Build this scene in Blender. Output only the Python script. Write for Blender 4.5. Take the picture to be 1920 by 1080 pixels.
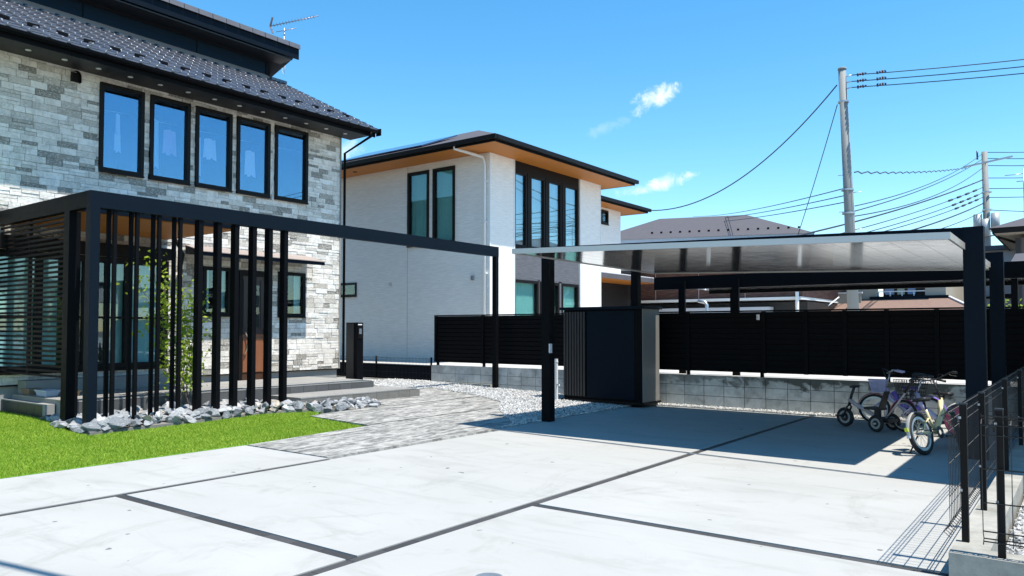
import bpy, bmesh, math, random
import numpy as np
from mathutils import Vector, Matrix, noise as mnoise
random.seed(7); np.random.seed(7)
for o in list(bpy.data.objects): bpy.data.objects.remove(o)
S = bpy.context.scene; COL = S.collection
# ------------------------------------------------------------------ camera, light, exposure
cd = bpy.data.cameras.new('camera'); cam = bpy.data.objects.new('camera', cd); COL.objects.link(cam); S.camera = cam
cam.location = (0, 0, 1.5); cam.rotation_euler = (math.radians(92.0), 0, math.radians(37))
cd.sensor_width = 36; cd.lens = 36*1430/1920; cd.shift_y = 28.06/1920
cd.clip_start = .05; cd.clip_end = 3000
W = bpy.data.worlds.new('World'); S.world = W; W.use_nodes = True
SUN = Vector((.392, .012, 1)).normalized()
nt = W.node_tree; nt.nodes.clear()
def wn(t, **k):
    n = nt.nodes.new(t)
    for a, b in k.items(): setattr(n, a, b)
    return n
sky = wn('ShaderNodeTexSky', sky_type='NISHITA', sun_disc=False, sun_elevation=math.asin(SUN.z), sun_rotation=math.atan2(SUN.x, SUN.y),
         altitude=0, air_density=1.0, dust_density=0.0, ozone_density=2.6)
hsv = wn('ShaderNodeHueSaturation'); hsv.inputs['Hue'].default_value = .489; hsv.inputs['Saturation'].default_value = 1.30; hsv.inputs['Value'].default_value = .89
nt.links.new(sky.outputs[0], hsv.inputs['Color'])
tc = wn('ShaderNodeTexCoord')
def cloud_mask(px, py, rx, ry, rot, seed):
    """a soft cloud puff round one direction of the sky"""
    F = 1430.; pit = math.radians(2); yaw = math.radians(37)
    R = Vector((math.cos(yaw), math.sin(yaw), 0)); Fw = Vector((-math.sin(yaw)*math.cos(pit), math.cos(yaw)*math.cos(pit), math.sin(pit))); U = R.cross(Fw)
    d = (Fw+R*(px-960)/F+U*(568.06-py)/F).normalized()
    mp = wn('ShaderNodeMapping', vector_type='TEXTURE')
    r = d.cross(Vector((0, 0, 1))).normalized(); u = r.cross(d).normalized()
    # basis along the cloud
    a = r*math.cos(rot)+u*math.sin(rot); b = -r*math.sin(rot)+u*math.cos(rot)
    outs = []
    for v, s in ((a, rx), (b, ry)):
        dt = wn('ShaderNodeVectorMath', operation='DOT_PRODUCT'); dt.inputs[1].default_value = v
        nt.links.new(tc.outputs['Generated'], dt.inputs[0])
        m = wn('ShaderNodeMath', operation='DIVIDE'); m.inputs[1].default_value = s/F
        nt.links.new(dt.outputs['Value'], m.inputs[0]); p = wn('ShaderNodeMath', operation='POWER'); p.inputs[1].default_value = 2
        ab = wn('ShaderNodeMath', operation='ABSOLUTE'); nt.links.new(m.outputs[0], ab.inputs[0]); nt.links.new(ab.outputs[0], p.inputs[0]); outs.append(p)
    ad = wn('ShaderNodeMath', operation='ADD'); nt.links.new(outs[0].outputs[0], ad.inputs[0]); nt.links.new(outs[1].outputs[0], ad.inputs[1])
    dt = wn('ShaderNodeVectorMath', operation='DOT_PRODUCT'); dt.inputs[1].default_value = d; nt.links.new(tc.outputs['Generated'], dt.inputs[0])
    gt = wn('ShaderNodeMath', operation='GREATER_THAN'); gt.inputs[1].default_value = 0; nt.links.new(dt.outputs['Value'], gt.inputs[0])
    nz = wn('ShaderNodeTexNoise', noise_dimensions='4D'); nz.inputs['W'].default_value = seed; nz.inputs['Scale'].default_value = 42; nz.inputs['Detail'].default_value = 9; nz.inputs['Roughness'].default_value = .7; nz.inputs['Distortion'].default_value = .6
    nt.links.new(tc.outputs['Generated'], nz.inputs['Vector'])
    s = wn('ShaderNodeMath', operation='MULTIPLY_ADD'); s.inputs[1].default_value = 5.2; s.inputs[2].default_value = -1.75   # noise lift
    nt.links.new(nz.outputs[0], s.inputs[0])
    sb = wn('ShaderNodeMath', operation='SUBTRACT'); nt.links.new(s.outputs[0], sb.inputs[0]); nt.links.new(ad.outputs[0], sb.inputs[1])
    mr = wn('ShaderNodeMapRange', interpolation_type='SMOOTHSTEP'); mr.inputs['From Min'].default_value = -.3; mr.inputs['From Max'].default_value = 1.3
    nt.links.new(sb.outputs[0], mr.inputs['Value'])
    mu = wn('ShaderNodeMath', operation='MULTIPLY'); nt.links.new(mr.outputs[0], mu.inputs[0]); nt.links.new(gt.outputs[0], mu.inputs[1])
    return mu
cur = hsv.outputs[0]
for px, py, rx, ry, rot, seed, amt in ((1226, 185, 46, 20, .42, 1.5, .85), (1246, 343, 50, 15, .28, 4.2, .8), (1140, 240, 45, 12, .3, 7.7, .16), (655, 280, 30, 20, .5, 9.1, .45), (1190, 358, 40, 10, .1, 2.6, .25)):
    m = cloud_mask(px, py, rx, ry, rot, seed)
    f = wn('ShaderNodeMath', operation='MULTIPLY'); f.inputs[1].default_value = amt; nt.links.new(m.outputs[0], f.inputs[0])
    mx = wn('ShaderNodeMix', data_type='RGBA'); nt.links.new(f.outputs[0], mx.inputs[0]); nt.links.new(cur, mx.inputs[6]); mx.inputs[7].default_value = (4.4, 4.7, 4.75, 1)
    cur = mx.outputs[2]
bg = wn('ShaderNodeBackground'); bg.inputs[1].default_value = .15; nt.links.new(cur, bg.inputs[0])
out = wn('ShaderNodeOutputWorld'); nt.links.new(bg.outputs[0], out.inputs[0])
sl = bpy.data.lights.new('sun', 'SUN'); sun = bpy.data.objects.new('sun', sl); COL.objects.link(sun)
sl.energy = 4.2; sl.angle = math.radians(.53); sl.color = (1, .94, .85); sun.location = (6, 0, 20)
sun.rotation_euler = SUN.to_track_quat('Z', 'Y').to_euler()
S.view_settings.view_transform = 'Standard'; S.view_settings.look = 'None'; S.view_settings.gamma = 1
S.view_settings.use_curve_mapping = False; S.view_settings.exposure = .88
S.render.engine = 'CYCLES'
S.cycles.max_bounces = 8; S.cycles.transparent_max_bounces = 12; S.cycles.caustics_reflective = False; S.cycles.caustics_refractive = False
# ------------------------------------------------------------------ materials
def pick(n, *names):
    for k in names:
        if k in n.inputs: return n.inputs[k]
class NT:
    def __init__(s, name):
        s.m = bpy.data.materials.new(name); s.m.use_nodes = True; s.t = s.m.node_tree; s.t.nodes.clear()
        s.out = s.n('ShaderNodeOutputMaterial'); s.b = s.n('ShaderNodeBsdfPrincipled'); s.l(s.b.outputs[0], s.out.inputs[0])
        s.geo = s.n('ShaderNodeNewGeometry'); s.pos = s.geo.outputs['Position']
    def n(s, t, **k):
        n = s.t.nodes.new(t)
        for a, b in k.items(): setattr(n, a, b)
        return n
    def l(s, a, b): s.t.links.new(a, b)
    def scaled(s, v):
        m = s.n('ShaderNodeVectorMath', operation='MULTIPLY'); m.inputs[1].default_value = v; s.l(s.pos, m.inputs[0]); return m.outputs[0]
    def noise(s, scale, detail=4, vec=None, rough=.55, dist=0):
        n = s.n('ShaderNodeTexNoise'); n.inputs['Scale'].default_value = scale; n.inputs['Detail'].default_value = detail
        n.inputs['Roughness'].default_value = rough; n.inputs['Distortion'].default_value = dist; s.l(vec or s.pos, n.inputs['Vector']); return n.outputs[0]
    def math(s, op, a, b=None, c=None, clamp=False):
        m = s.n('ShaderNodeMath', operation=op); m.use_clamp = clamp
        for i, v in enumerate((a, b, c)):
            if v is None: continue
            if isinstance(v, (int, float)): m.inputs[i].default_value = v
            else: s.l(v, m.inputs[i])
        return m.outputs[0]
    def ramp(s, fac, stops, interp='LINEAR'):
        r = s.n('ShaderNodeValToRGB'); r.color_ramp.interpolation = interp; s.l(fac, r.inputs[0])
        e = r.color_ramp.elements
        while len(e) < len(stops): e.new(.5)
        for i, (p, c) in enumerate(stops):
            e[i].position = p; e[i].color = (*c, 1) if len(c) == 3 else c
        return r.outputs[0]
    def mix(s, fac, a, b, blend='MIX'):
        m = s.n('ShaderNodeMix', data_type='RGBA', blend_type=blend)
        for i, v in ((0, fac), (6, a), (7, b)):
            if isinstance(v, (int, float)): m.inputs[i].default_value = v
            elif isinstance(v, tuple): m.inputs[i].default_value = (*v, 1)
            else: s.l(v, m.inputs[i])
        return m.outputs[2]
    def rnd(s):
        oi = s.n('ShaderNodeObjectInfo'); a = s.math('ADD', oi.outputs['Random'], s.geo.outputs['Random Per Island']); return s.math('FRACT', a)
    def bump(s, h, strength=.3, dist=.01):
        b = s.n('ShaderNodeBump'); b.inputs['Strength'].default_value = strength; b.inputs['Distance'].default_value = dist
        s.l(h, b.inputs['Height']); s.l(b.outputs[0], s.b.inputs['Normal'])
    def set(s, col=None, rough=None, metal=None, spec=None):
        for k, v in (('Base Color', col), ('Roughness', rough), ('Metallic', metal), ('Specular IOR Level', spec)):
            if v is None: continue
            i = s.b.inputs[k]
            if isinstance(v, tuple): i.default_value = (*v, 1)
            elif isinstance(v, (int, float)): i.default_value = v
            else: s.l(v, i)
        return s.m
def pm(name, c, rough=.5, metal=0, var=.12, scale=3, bump=0, bscale=60, rnd=0, stretch=None, spec=.5, detail=4, bdist=.01):
    t = NT(name); vec = t.scaled(stretch) if stretch else None
    n = t.noise(scale, detail, vec)
    f = t.math('MULTIPLY_ADD', n, 2*var, 1-var)
    if rnd: f = t.math('MULTIPLY', f, t.math('MULTIPLY_ADD', t.rnd(), 2*rnd, 1-rnd))
    cc = t.n('ShaderNodeVectorMath', operation='SCALE'); cc.inputs[0].default_value = c; t.l(f, cc.inputs['Scale'])
    t.set(cc.outputs[0], rough, metal, spec)
    if rough > .15: t.l(t.math('MULTIPLY_ADD', n, .16, rough-.08), t.b.inputs['Roughness'])
    if bump: t.bump(t.noise(bscale, 5, vec), bump, bdist)
    return t.m
MT = {}
MT['black'] = pm('black_aluminium', (.0045, .005, .0065), .5, .0, .15, 8, spec=.06)
MT['navy'] = pm('dark_navy_metal', (.0045, .009, .016), .5, 0, .15, 4, .05, 90, spec=.07)
MT['frame'] = pm('dark_bronze_window_frame', (.008, .0065, .006), .5, 0, .1, 9, spec=.16)
MT['darkwood'] = pm('dark_brown_timber', (.035, .016, .010), .5, 0, .35, 6, .2, 20, stretch=(8, 8, .8))
MT['steel'] = pm('galvanised_steel', (.45, .46, .47), .38, .8, .12, 9)
MT['whitep'] = pm('white_paint', (.72, .73, .73), .45, 0, .06, 5)
MT['greyp'] = pm('light_grey_metal', (.42, .42, .40), .4, .2, .06, 4)
MT['rubber'] = pm('black_rubber', (.012, .012, .013), .75, 0, .2, 20, .1)
MT['hdpe'] = pm('black_plastic', (.015, .015, .016), .5, 0, .1, 10)
def slab_mat():
    t = NT('silver_roof_deck'); n = t.noise(1.3, 3)
    t.set(t.ramp(n, [(0, (.30, .295, .295)), (1, (.36, .355, .35))]), .15, .85)
    t.l(t.math('MULTIPLY_ADD', t.noise(5, 3), .08, .07), t.b.inputs['Roughness']); return t.m
MT['deck'] = slab_mat()
MT['deckedge'] = pm('satin_silver_edge', (.50, .49, .48), .35, .3, .05, 3)
def concrete():
    t = NT('broomed_concrete')
    a = t.noise(.55, 5, rough=.6, dist=.6); st = t.noise(2.2, 6, t.scaled((.35, 1.6, 1)), .65, .8); f = t.noise(26, 5); sp = t.noise(160, 2)
    c = t.ramp(a, [(.25, (.345, .345, .325)), (.75, (.40, .398, .38))])
    c = t.mix(t.math('MULTIPLY', t.ramp(st, [(.52, (0, 0, 0)), (.72, (1, 1, 1))]), .5), c, (.265, .265, .24))
    st2 = t.noise(1.1, 7, t.scaled((1.1, .5, 1)), .7, 1.5)
    c = t.mix(t.math('MULTIPLY', t.ramp(st2, [(.56, (0, 0, 0)), (.70, (1, 1, 1))]), .5), c, (.25, .255, .225))
    c = t.mix(t.math('MULTIPLY', t.ramp(f, [(.6, (0, 0, 0)), (.85, (1, 1, 1))]), .35), c, (.31, .31, .285))
    wv = t.n('ShaderNodeTexWave', wave_type='RINGS', rings_direction='SPHERICAL'); wv.inputs['Scale'].default_value = .55; wv.inputs['Distortion'].default_value = 9; wv.inputs['Detail'].default_value = 5; wv.inputs['Detail Scale'].default_value = 1.3; wv.inputs['Detail Roughness'].default_value = .7; t.l(t.pos, wv.inputs['Vector'])
    c = t.mix(t.math('MULTIPLY', t.math('MULTIPLY', t.ramp(wv.outputs[1], [(.0, (1, 1, 1)), (.10, (0, 0, 0))]), t.ramp(t.noise(.9, 3), [(.45, (0, 0, 0)), (.6, (1, 1, 1))])), .22), c, (.25, .25, .225))
    c = t.mix(t.ramp(t.noise(7.3, 1), [(.765, (0, 0, 0)), (.775, (1, 1, 1))]), c, (.16, .16, .15))
    t.set(c, .82, 0, .3); h = t.math('ADD', t.noise(110, 3, t.scaled((.10, 1, 1))), t.math('MULTIPLY', f, .6)); t.bump(h, .18, .004); return t.m
MT['concrete'] = concrete()
def stamped():
    t = NT('stamped_slate_concrete')
    w = t.noise(3.2, 6, t.scaled((2.6, .62, 1)), .68, 1.0); v = t.noise(9, 5, t.scaled((2.2, .8, 1)), .7, .6); f = t.noise(40, 4)
    s = t.math('ADD', t.math('MULTIPLY', w, .62), t.math('MULTIPLY', v, .38))
    c = t.ramp(s, [(.38, (.085, .083, .08)), (.47, (.20, .197, .185)), (.54, (.35, .345, .32)), (.62, (.48, .47, .44))])
    t.set(c, .7, 0, .35); t.bump(t.math('ADD', s, t.math('MULTIPLY', f, .1)), .55, .02); return t.m
MT['path'] = stamped()
MT['strip'] = pm('dark_joint_tile', (.048, .046, .045), .65, 0, .15, 12, .1, 80, rnd=.3)
MT['ground'] = pm('packed_earth', (.20, .19, .17), .95, 0, .3, .6, .3, 20)
MT['asphalt'] = pm('asphalt', (.05, .05, .052), .85, 0, .25, 3, .3, 120)
MT['lot'] = pm('pale_concrete_yard', (.50, .49, .46), .85, 0, .15, 1.2, .1, 40)
MT['gravelbase'] = pm('gravel_base', (.34, .34, .33), .9, 0, .4, 30, .6, 60)
MT['gravel'] = pm('white_crushed_stone', (.47, .465, .45), .8, 0, .1, 8, rnd=.42)
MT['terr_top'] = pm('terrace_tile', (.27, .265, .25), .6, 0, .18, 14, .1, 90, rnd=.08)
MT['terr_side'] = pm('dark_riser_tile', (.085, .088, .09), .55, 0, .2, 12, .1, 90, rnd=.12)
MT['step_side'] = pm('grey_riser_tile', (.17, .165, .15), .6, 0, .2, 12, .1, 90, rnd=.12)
MT['lowtile'] = pm('green_black_wall_tile', (.035, .042, .036), .4, 0, .35, 18, .1, 60, rnd=.2)
MT['foundation'] = pm('grey_render', (.27, .27, .26), .85, 0, .12, 6, .1)
def rock():
    t = NT('blue_grey_limestone'); r = t.rnd(); n = t.noise(9, 6, rough=.7); v = t.noise(28, 4, t.scaled((1, 1.4, 3)))
    c = t.ramp(r, [(0, (.16, .175, .19)), (.3, (.27, .285, .30)), (.6, (.38, .385, .39)), (.86, (.48, .48, .48)), (.93, (.48, .40, .30)), (1, (.42, .36, .28))])
    c = t.mix(t.ramp(n, [(.35, (.7, .7, .7)), (.58, (0, 0, 0))]), c, (.12, .13, .14))
    c = t.mix(t.math('MULTIPLY', t.ramp(v, [(.58, (0, 0, 0)), (.68, (1, 1, 1))]), .6), c, (.6, .6, .6))
    t.set(c, .78); t.bump(t.math('ADD', n, v), .6, .02); return t.m
MT['rock'] = rock()
def stone():
    t = NT('split_face_stone'); r = t.rnd(); n = t.noise(7, 6, rough=.72, dist=.5); v = t.noise(26, 5, t.scaled((1, 1, 2.2)), .7)
    c = t.ramp(r, [(0, (.20, .18, .145)), (.13, (.28, .26, .215)), (.2, (.50, .455, .38)), (.40, (.74, .685, .60)), (.8, (.89, .835, .745)), (1, (.95, .91, .84))])
    c = t.mix(t.math('MULTIPLY', t.ramp(n, [(.40, (1, 1, 1)), (.58, (0, 0, 0))]), .4), c, (.30, .27, .23))
    c = t.mix(t.math('MULTIPLY', t.ramp(v, [(.50, (0, 0, 0)), (.66, (1, 1, 1))]), .65), c, (.90, .88, .84))
    t.set(c, .8); t.bump(t.math('ADD', n, t.math('MULTIPLY', v, 1.0)), .7, .018); return t.m
MT['stone'] = stone()
MT['mortar'] = pm('dark_grout', (.09, .085, .08), .9, 0, .2, 8)
def rooftile():
    t = NT('glazed_dark_roof_tile'); n = t.noise(14, 4)
    t.set(t.mix(t.math('MULTIPLY', t.rnd(), .5), (.060, .062, .074), (.105, .108, .125)), .2, 0, 1.0); t.l(t.math('MULTIPLY_ADD', n, .15, .10), t.b.inputs['Roughness']); return t.m
MT['rooftile'] = rooftile()
MT['captile'] = pm('grey_cap_tile', (.10, .10, .115), .5, 0, .15, 8)
MT['slate'] = pm('grey_slate_roof', (.080, .074, .082), .85, 0, .2, 3, .3, 12, stretch=(1, 1, 1))
MT['flash'] = pm('weathered_flashing', (.33, .27, .24), .6, .1, .3, 6, .1, 30, stretch=(1, .15, 6))
MT['upwall'] = pm('midnight_blue_siding', (.006, .019, .036), .6, 0, .25, 4, .2, 40, stretch=(1, .3, 9), spec=.1)
MT['soffitwood'] = pm('cedar_soffit', (.44, .155, .018), .55, 0, .22, 4, .08, 20, stretch=(6, .7, 1))
MT['soffitdark'] = pm('black_soffit', (.012, .012, .013), .5, 0, .1, 5)
def siding(name, c, c2, pitch=18):
    t = NT(name); n = t.noise(1.2, 3); l = t.noise(3.2, 5, t.scaled((1, 1, pitch)), .6)
    t.set(t.mix(t.ramp(l, [(.4, (0, 0, 0)), (.62, (1, 1, 1))]), c, c2), .65); t.bump(l, .6, .015); return t.m
MT['whiteside'] = siding('white_textured_siding', (.74, .72, .68), (.86, .84, .80))
MT['greyside'] = siding('slate_grey_siding', (.085, .087, .10), (.125, .125, .14))
MT['brownside'] = siding('red_brown_timber_siding', (.085, .038, .030), (.15, .075, .058), 5)
MT['blueside'] = siding('blue_grey_siding', (.16, .20, .25), (.20, .245, .30), 12)
MT['beige'] = pm('beige_render', (.36, .335, .28), .85, 0, .08, 2, .1)
MT['palew'] = pm('pale_grey_render', (.52, .53, .56), .8, 0, .08, 2)
MT['mauve'] = pm('dark_mauve_render', (.105, .090, .105), .85, 0, .15, 4, .2, 60)
MT['brownroof'] = pm('brown_shingle', (.21, .135, .105), .8, 0, .25, 6, .2, 30, rnd=.12)
MT['orange'] = pm('orange_wood_door', (.42, .18, .04), .5, 0, .25, 4, stretch=(6, 6, 1))
def blockm():
    t = NT('weathered_concrete_block'); n = t.noise(4.5, 5, rough=.65, dist=.3); f = t.noise(60, 4); r = t.rnd()
    sz = t.n('ShaderNodeSeparateXYZ'); t.l(t.pos, sz.inputs[0])
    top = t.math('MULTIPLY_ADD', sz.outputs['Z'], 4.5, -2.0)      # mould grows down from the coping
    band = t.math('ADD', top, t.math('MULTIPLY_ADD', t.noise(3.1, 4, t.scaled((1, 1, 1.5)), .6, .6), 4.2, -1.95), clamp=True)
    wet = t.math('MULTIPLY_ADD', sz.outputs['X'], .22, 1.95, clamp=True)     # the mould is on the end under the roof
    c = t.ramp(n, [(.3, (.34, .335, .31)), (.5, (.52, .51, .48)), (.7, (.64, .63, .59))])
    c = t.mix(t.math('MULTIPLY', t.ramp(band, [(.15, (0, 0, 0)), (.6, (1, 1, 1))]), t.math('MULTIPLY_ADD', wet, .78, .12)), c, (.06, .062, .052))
    sc = t.n('ShaderNodeVectorMath', operation='SCALE'); t.l(c, sc.inputs[0]); t.l(t.math('MULTIPLY_ADD', r, .22, .9), sc.inputs['Scale'])
    t.set(sc.outputs[0], .9); t.bump(f, .3, .004); return t.m
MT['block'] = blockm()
def curb():
    t = NT('cast_concrete_curb'); n = t.noise(3, 6, rough=.7); f = t.noise(70, 4)
    t.set(t.ramp(n, [(.3, (.20, .195, .17)), (.6, (.36, .35, .31)), (.8, (.42, .41, .38))]), .9); t.bump(f, .3, .005); return t.m
MT['curb'] = curb()
def glass(name, fac, tint, body):
    m = bpy.data.materials.new(name); m.use_nodes = True; t = m.node_tree; t.nodes.clear()
    o = t.nodes.new('ShaderNodeOutputMaterial'); g = t.nodes.new('ShaderNodeBsdfGlossy'); g.inputs['Roughness'].default_value = .012; g.inputs['Color'].default_value = (*tint, 1)
    tr = t.nodes.new('ShaderNodeBsdfTransparent'); tr.inputs[0].default_value = (*body, 1)
    ge = t.nodes.new('ShaderNodeNewGeometry'); dp_ = t.nodes.new('ShaderNodeVectorMath'); dp_.operation = 'DOT_PRODUCT'; t.links.new(ge.outputs['Incoming'], dp_.inputs[0]); t.links.new(ge.outputs['Normal'], dp_.inputs[1])
    def mth(op, a, b):
        n = t.nodes.new('ShaderNodeMath'); n.operation = op
        for i, v in enumerate((a, b)):
            if v is None: continue
            if isinstance(v, (int, float)): n.inputs[i].default_value = v
            else: t.links.new(v, n.inputs[i])
        return n.outputs[0]
    fr = mth('POWER', mth('SUBTRACT', 1.0, mth('ABSOLUTE', dp_.outputs['Value'], None)), 5.0)   # same on both faces of the pane
    mm = t.nodes.new('ShaderNodeMath'); mm.operation = 'MULTIPLY_ADD'; mm.use_clamp = True; mm.inputs[1].default_value = .9; mm.inputs[2].default_value = fac
    mx = t.nodes.new('ShaderNodeMixShader'); t.links.new(fr, mm.inputs[0]); t.links.new(mm.outputs[0], mx.inputs[0]); t.links.new(tr.outputs[0], mx.inputs[1]); t.links.new(g.outputs[0], mx.inputs[2])
    t.links.new(mx.outputs[0], o.inputs[0]); return m
MT['glass'] = glass('coated_window_glass', .23, (.48, .76, 1.0), (.9, .95, 1.0))
MT['glass2'] = glass('plain_window_glass', .07, (.85, .97, 1.0), (.8, .92, .92))
MT['glass3'] = glass('mirror_window_glass', .22, (.80, .92, 1.0), (.9, .95, .95))
MT['room'] = pm('dim_room_wall', (.10, .10, .10), .9)
MT['curtain'] = pm('pale_curtain', (.50, .66, .68), .9, 0, .25, 3, stretch=(12, 12, .3))
MT['curtain2'] = pm('sea_green_blind', (.36, .58, .53), .9, 0, .12, 3, stretch=(1, 1, 1))
MT['cloth'] = pm('white_laundry', (.75, .76, .78), .9, 0, .05)
MT['clothp'] = pm('pink_laundry', (.62, .40, .52), .9, 0, .05)
MT['clothb'] = pm('blue_laundry', (.35, .42, .62), .9, 0, .05)
MT['clothy'] = pm('cream_laundry', (.60, .58, .42), .9, 0, .05)
MT['door'] = pm('red_brown_door', (.23, .085, .036), .45, 0, .25, 5, .1, 30, stretch=(9, 9, .7))
MT['doordark'] = pm('dark_door_panel', (.030, .016, .012), .4, 0, .25, 5, stretch=(9, 9, .7))
MT['brass'] = pm('satin_brass', (.55, .46, .33), .3, .8, .05)
MT['leaf'] = None
def leafm(name, c1, c2, tr=.25):
    t = NT(name); c = t.mix(t.rnd(), c1, c2)
    c = t.mix(t.math('MULTIPLY', t.ramp(t.noise(1.7, 4), [(.4, (0, 0, 0)), (.7, (1, 1, 1))]), .35), c, c1); t.set(c, .55, 0, .35)
    tl = t.n('ShaderNodeBsdfTranslucent'); t.l(c, tl.inputs[0]); mx = t.n('ShaderNodeMixShader'); mx.inputs[0].default_value = tr
    t.l(t.b.outputs[0], mx.inputs[1]); t.l(tl.outputs[0], mx.inputs[2]); t.l(mx.outputs[0], t.out.inputs[0]); return t.m
MT['leaf'] = leafm('young_green_leaf', (.20, .33, .02), (.42, .52, .06), .45)
MT['leafdark'] = leafm('hedge_leaf', (.04, .09, .02), (.10, .17, .04))
MT['grass'] = leafm('artificial_grass_blade', (.15, .29, .012), (.40, .52, .06), .3)
MT['turf'] = pm('turf_backing', (.14, .29, .018), .9, 0, .3, 30)
MT['bark'] = pm('grey_bark', (.16, .13, .10), .9, 0, .3, 20, .3)
MT['pole'] = pm('pale_concrete_pole', (.22, .23, .225), .7, 0, .08, 1.5, stretch=(3, 3, .3))
MT['wire'] = pm('cable_sheath', (.03, .04, .05), .6)
MT['insul'] = pm('dark_insulator', (.05, .012, .022), .35)
MT['ribgrey'] = pm('charcoal_steel_rib', (.035, .034, .036), .4, .2, .1, 6)
MT['shedside'] = pm('taupe_steel_side', (.20, .195, .18), .5, 0, .06, 4)
MT['drum'] = pm('grey_transformer', (.38, .40, .41), .5, .2)
MT['cream'] = pm('cream_bicycle_paint', (.72, .63, .36), .25, 0, .04)
MT['lilac'] = pm('lilac_paint', (.50, .46, .66), .3, 0, .05)
MT['purple'] = pm('purple_paint', (.20, .13, .50), .3, 0, .05)
MT['pink'] = pm('pink_red_plastic', (.50, .035, .13), .35, 0, .05)
MT['rosegrey'] = pm('pale_rose_paint', (.52, .42, .42), .4, 0, .05)
MT['greyrim'] = pm('tan_grey_rim', (.36, .33, .31), .5)
MT['red'] = pm('red_plastic', (.45, .02, .03), .35)
MT['yellow'] = pm('yellow_reflector', (.70, .75, .03), .35)
MT['seatb'] = pm('brown_saddle', (.09, .05, .04), .55)
MT['lbl'] = pm('white_plate', (.62, .64, .70), .5)
MT['pv'] = pm('solar_panel', (.05, .08, .16), .12, .3, .1)
MT['copper'] = pm('steel_antenna', (.25, .2, .2), .4, .7)
MT['teal'] = pm('basin_plastic', (.55, .60, .72), .45)
MT['terracotta'] = pm('brown_crate', (.22, .15, .10), .7)
# ------------------------------------------------------------------ mesh helpers
class M:
    def __init__(s): s.v = []; s.f = []; s.sm = []
    def add(s, vs, fs, smooth=False):
        b = len(s.v); s.v += [tuple(v) for v in vs]; s.f += [tuple(b+i for i in f) for f in fs]; s.sm += [smooth]*len(fs); return s
    def box(s, x0, x1, y0, y1, z0, z1):
        x0, x1 = min(x0, x1), max(x0, x1); y0, y1 = min(y0, y1), max(y0, y1); z0, z1 = min(z0, z1), max(z0, z1)
        return s.hexa([(x0, y0, z0), (x1, y0, z0), (x1, y1, z0), (x0, y1, z0), (x0, y0, z1), (x1, y0, z1), (x1, y1, z1), (x0, y1, z1)])
    def hexa(s, p): return s.add(p, [(3, 2, 1, 0), (4, 5, 6, 7), (0, 1, 5, 4), (1, 2, 6, 5), (2, 3, 7, 6), (3, 0, 4, 7)])
    def beam(s, a, b, w, h, up=(0, 0, 1)):
        a, b, up = Vector(a), Vector(b), Vector(up); d = (b-a).normalized(); r = d.cross(up)
        if r.length < 1e-4: r = d.cross(Vector((1, 0, 0)))
        r.normalize(); u = r.cross(d)
        o = [(-1, -1), (1, -1), (1, 1), (-1, 1)]
        P = [a+r*(w/2*i)+u*(h/2*j) for i, j in o]+[b+r*(w/2*i)+u*(h/2*j) for i, j in o]
        return s.add(P, [(3, 2, 1, 0), (4, 5, 6, 7), (0, 1, 5, 4), (1, 2, 6, 5), (2, 3, 7, 6), (3, 0, 4, 7)])
    def tube(s, pts, r, n=8, r1=None, cap=True):
        pts = [Vector(p) for p in pts]; rs = [r+(r1-r)*i/(len(pts)-1) if r1 is not None else r for i in range(len(pts))]
        V = []; prev = None
        for i, p in enumerate(pts):
            d = (pts[min(i+1, len(pts)-1)]-pts[max(i-1, 0)]).normalized()
            if prev is None: a = d.orthogonal().normalized()
            else:
                a = prev-d*prev.dot(d); a = a.normalized() if a.length > 1e-5 else d.orthogonal().normalized()
            prev = a; b = d.cross(a)
            V += [p+(a*math.cos(t)+b*math.sin(t))*rs[i] for t in [2*math.pi*k/n for k in range(n)]]
        F_ = [(i*n+k, i*n+(k+1) % n, (i+1)*n+(k+1) % n, (i+1)*n+k) for i in range(len(pts)-1) for k in range(n)]
        s.add(V, F_, n > 4)
        if cap: b = len(s.v)-len(V); s.f += [tuple(b+k for k in range(n))[::-1], tuple(b+len(V)-n+k for k in range(n))]; s.sm += [False]*2
        return s
    def torus(s, c, ax, R, r, n=28, m=8):
        c, ax = Vector(c), Vector(ax).normalized(); a = ax.orthogonal().normalized(); b = ax.cross(a); V = []
        for i in range(n):
            t = 2*math.pi*i/n; d = a*math.cos(t)+b*math.sin(t)
            for j in range(m):
                q = 2*math.pi*j/m; V.append(c+d*(R+r*math.cos(q))+ax*(r*math.sin(q)))
        return s.add(V, [(i*m+j, ((i+1) % n)*m+j, ((i+1) % n)*m+(j+1) % m, i*m+(j+1) % m) for i in range(n) for j in range(m)], True)
    def ring(s, c, ax, r0, r1, w, n=28):
        c, ax = Vector(c), Vector(ax).normalized(); a = ax.orthogonal().normalized(); b = ax.cross(a); V = []
        for i in range(n):
            t = 2*math.pi*i/n; d = a*math.cos(t)+b*math.sin(t)
            V += [c+d*r0-ax*w/2, c+d*r1-ax*w/2, c+d*r1+ax*w/2, c+d*r0+ax*w/2]
        return s.add(V, [(i*4+j, i*4+(j+1) % 4, ((i+1) % n)*4+(j+1) % 4, ((i+1) % n)*4+j) for i in range(n) for j in range(4)])
    def prism(s, poly, z0, z1):
        n = len(poly); V = [(x, y, z0) for x, y in poly]+[(x, y, z1) for x, y in poly]
        return s.add(V, [tuple(range(n))[::-1], tuple(range(n, 2*n))]+[(i, (i+1) % n, n+(i+1) % n, n+i) for i in range(n)])
    def build(s, name, mat, parent=None, local=False, kind=None):
        me = bpy.data.meshes.new(name); me.from_pydata([tuple(v) for v in s.v], [], s.f)
        me.polygons.foreach_set('use_smooth', s.sm); me.materials.append(mat if not isinstance(mat, str) else MT[mat]); me.update()
        return link(name, me, parent, local, kind)
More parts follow.
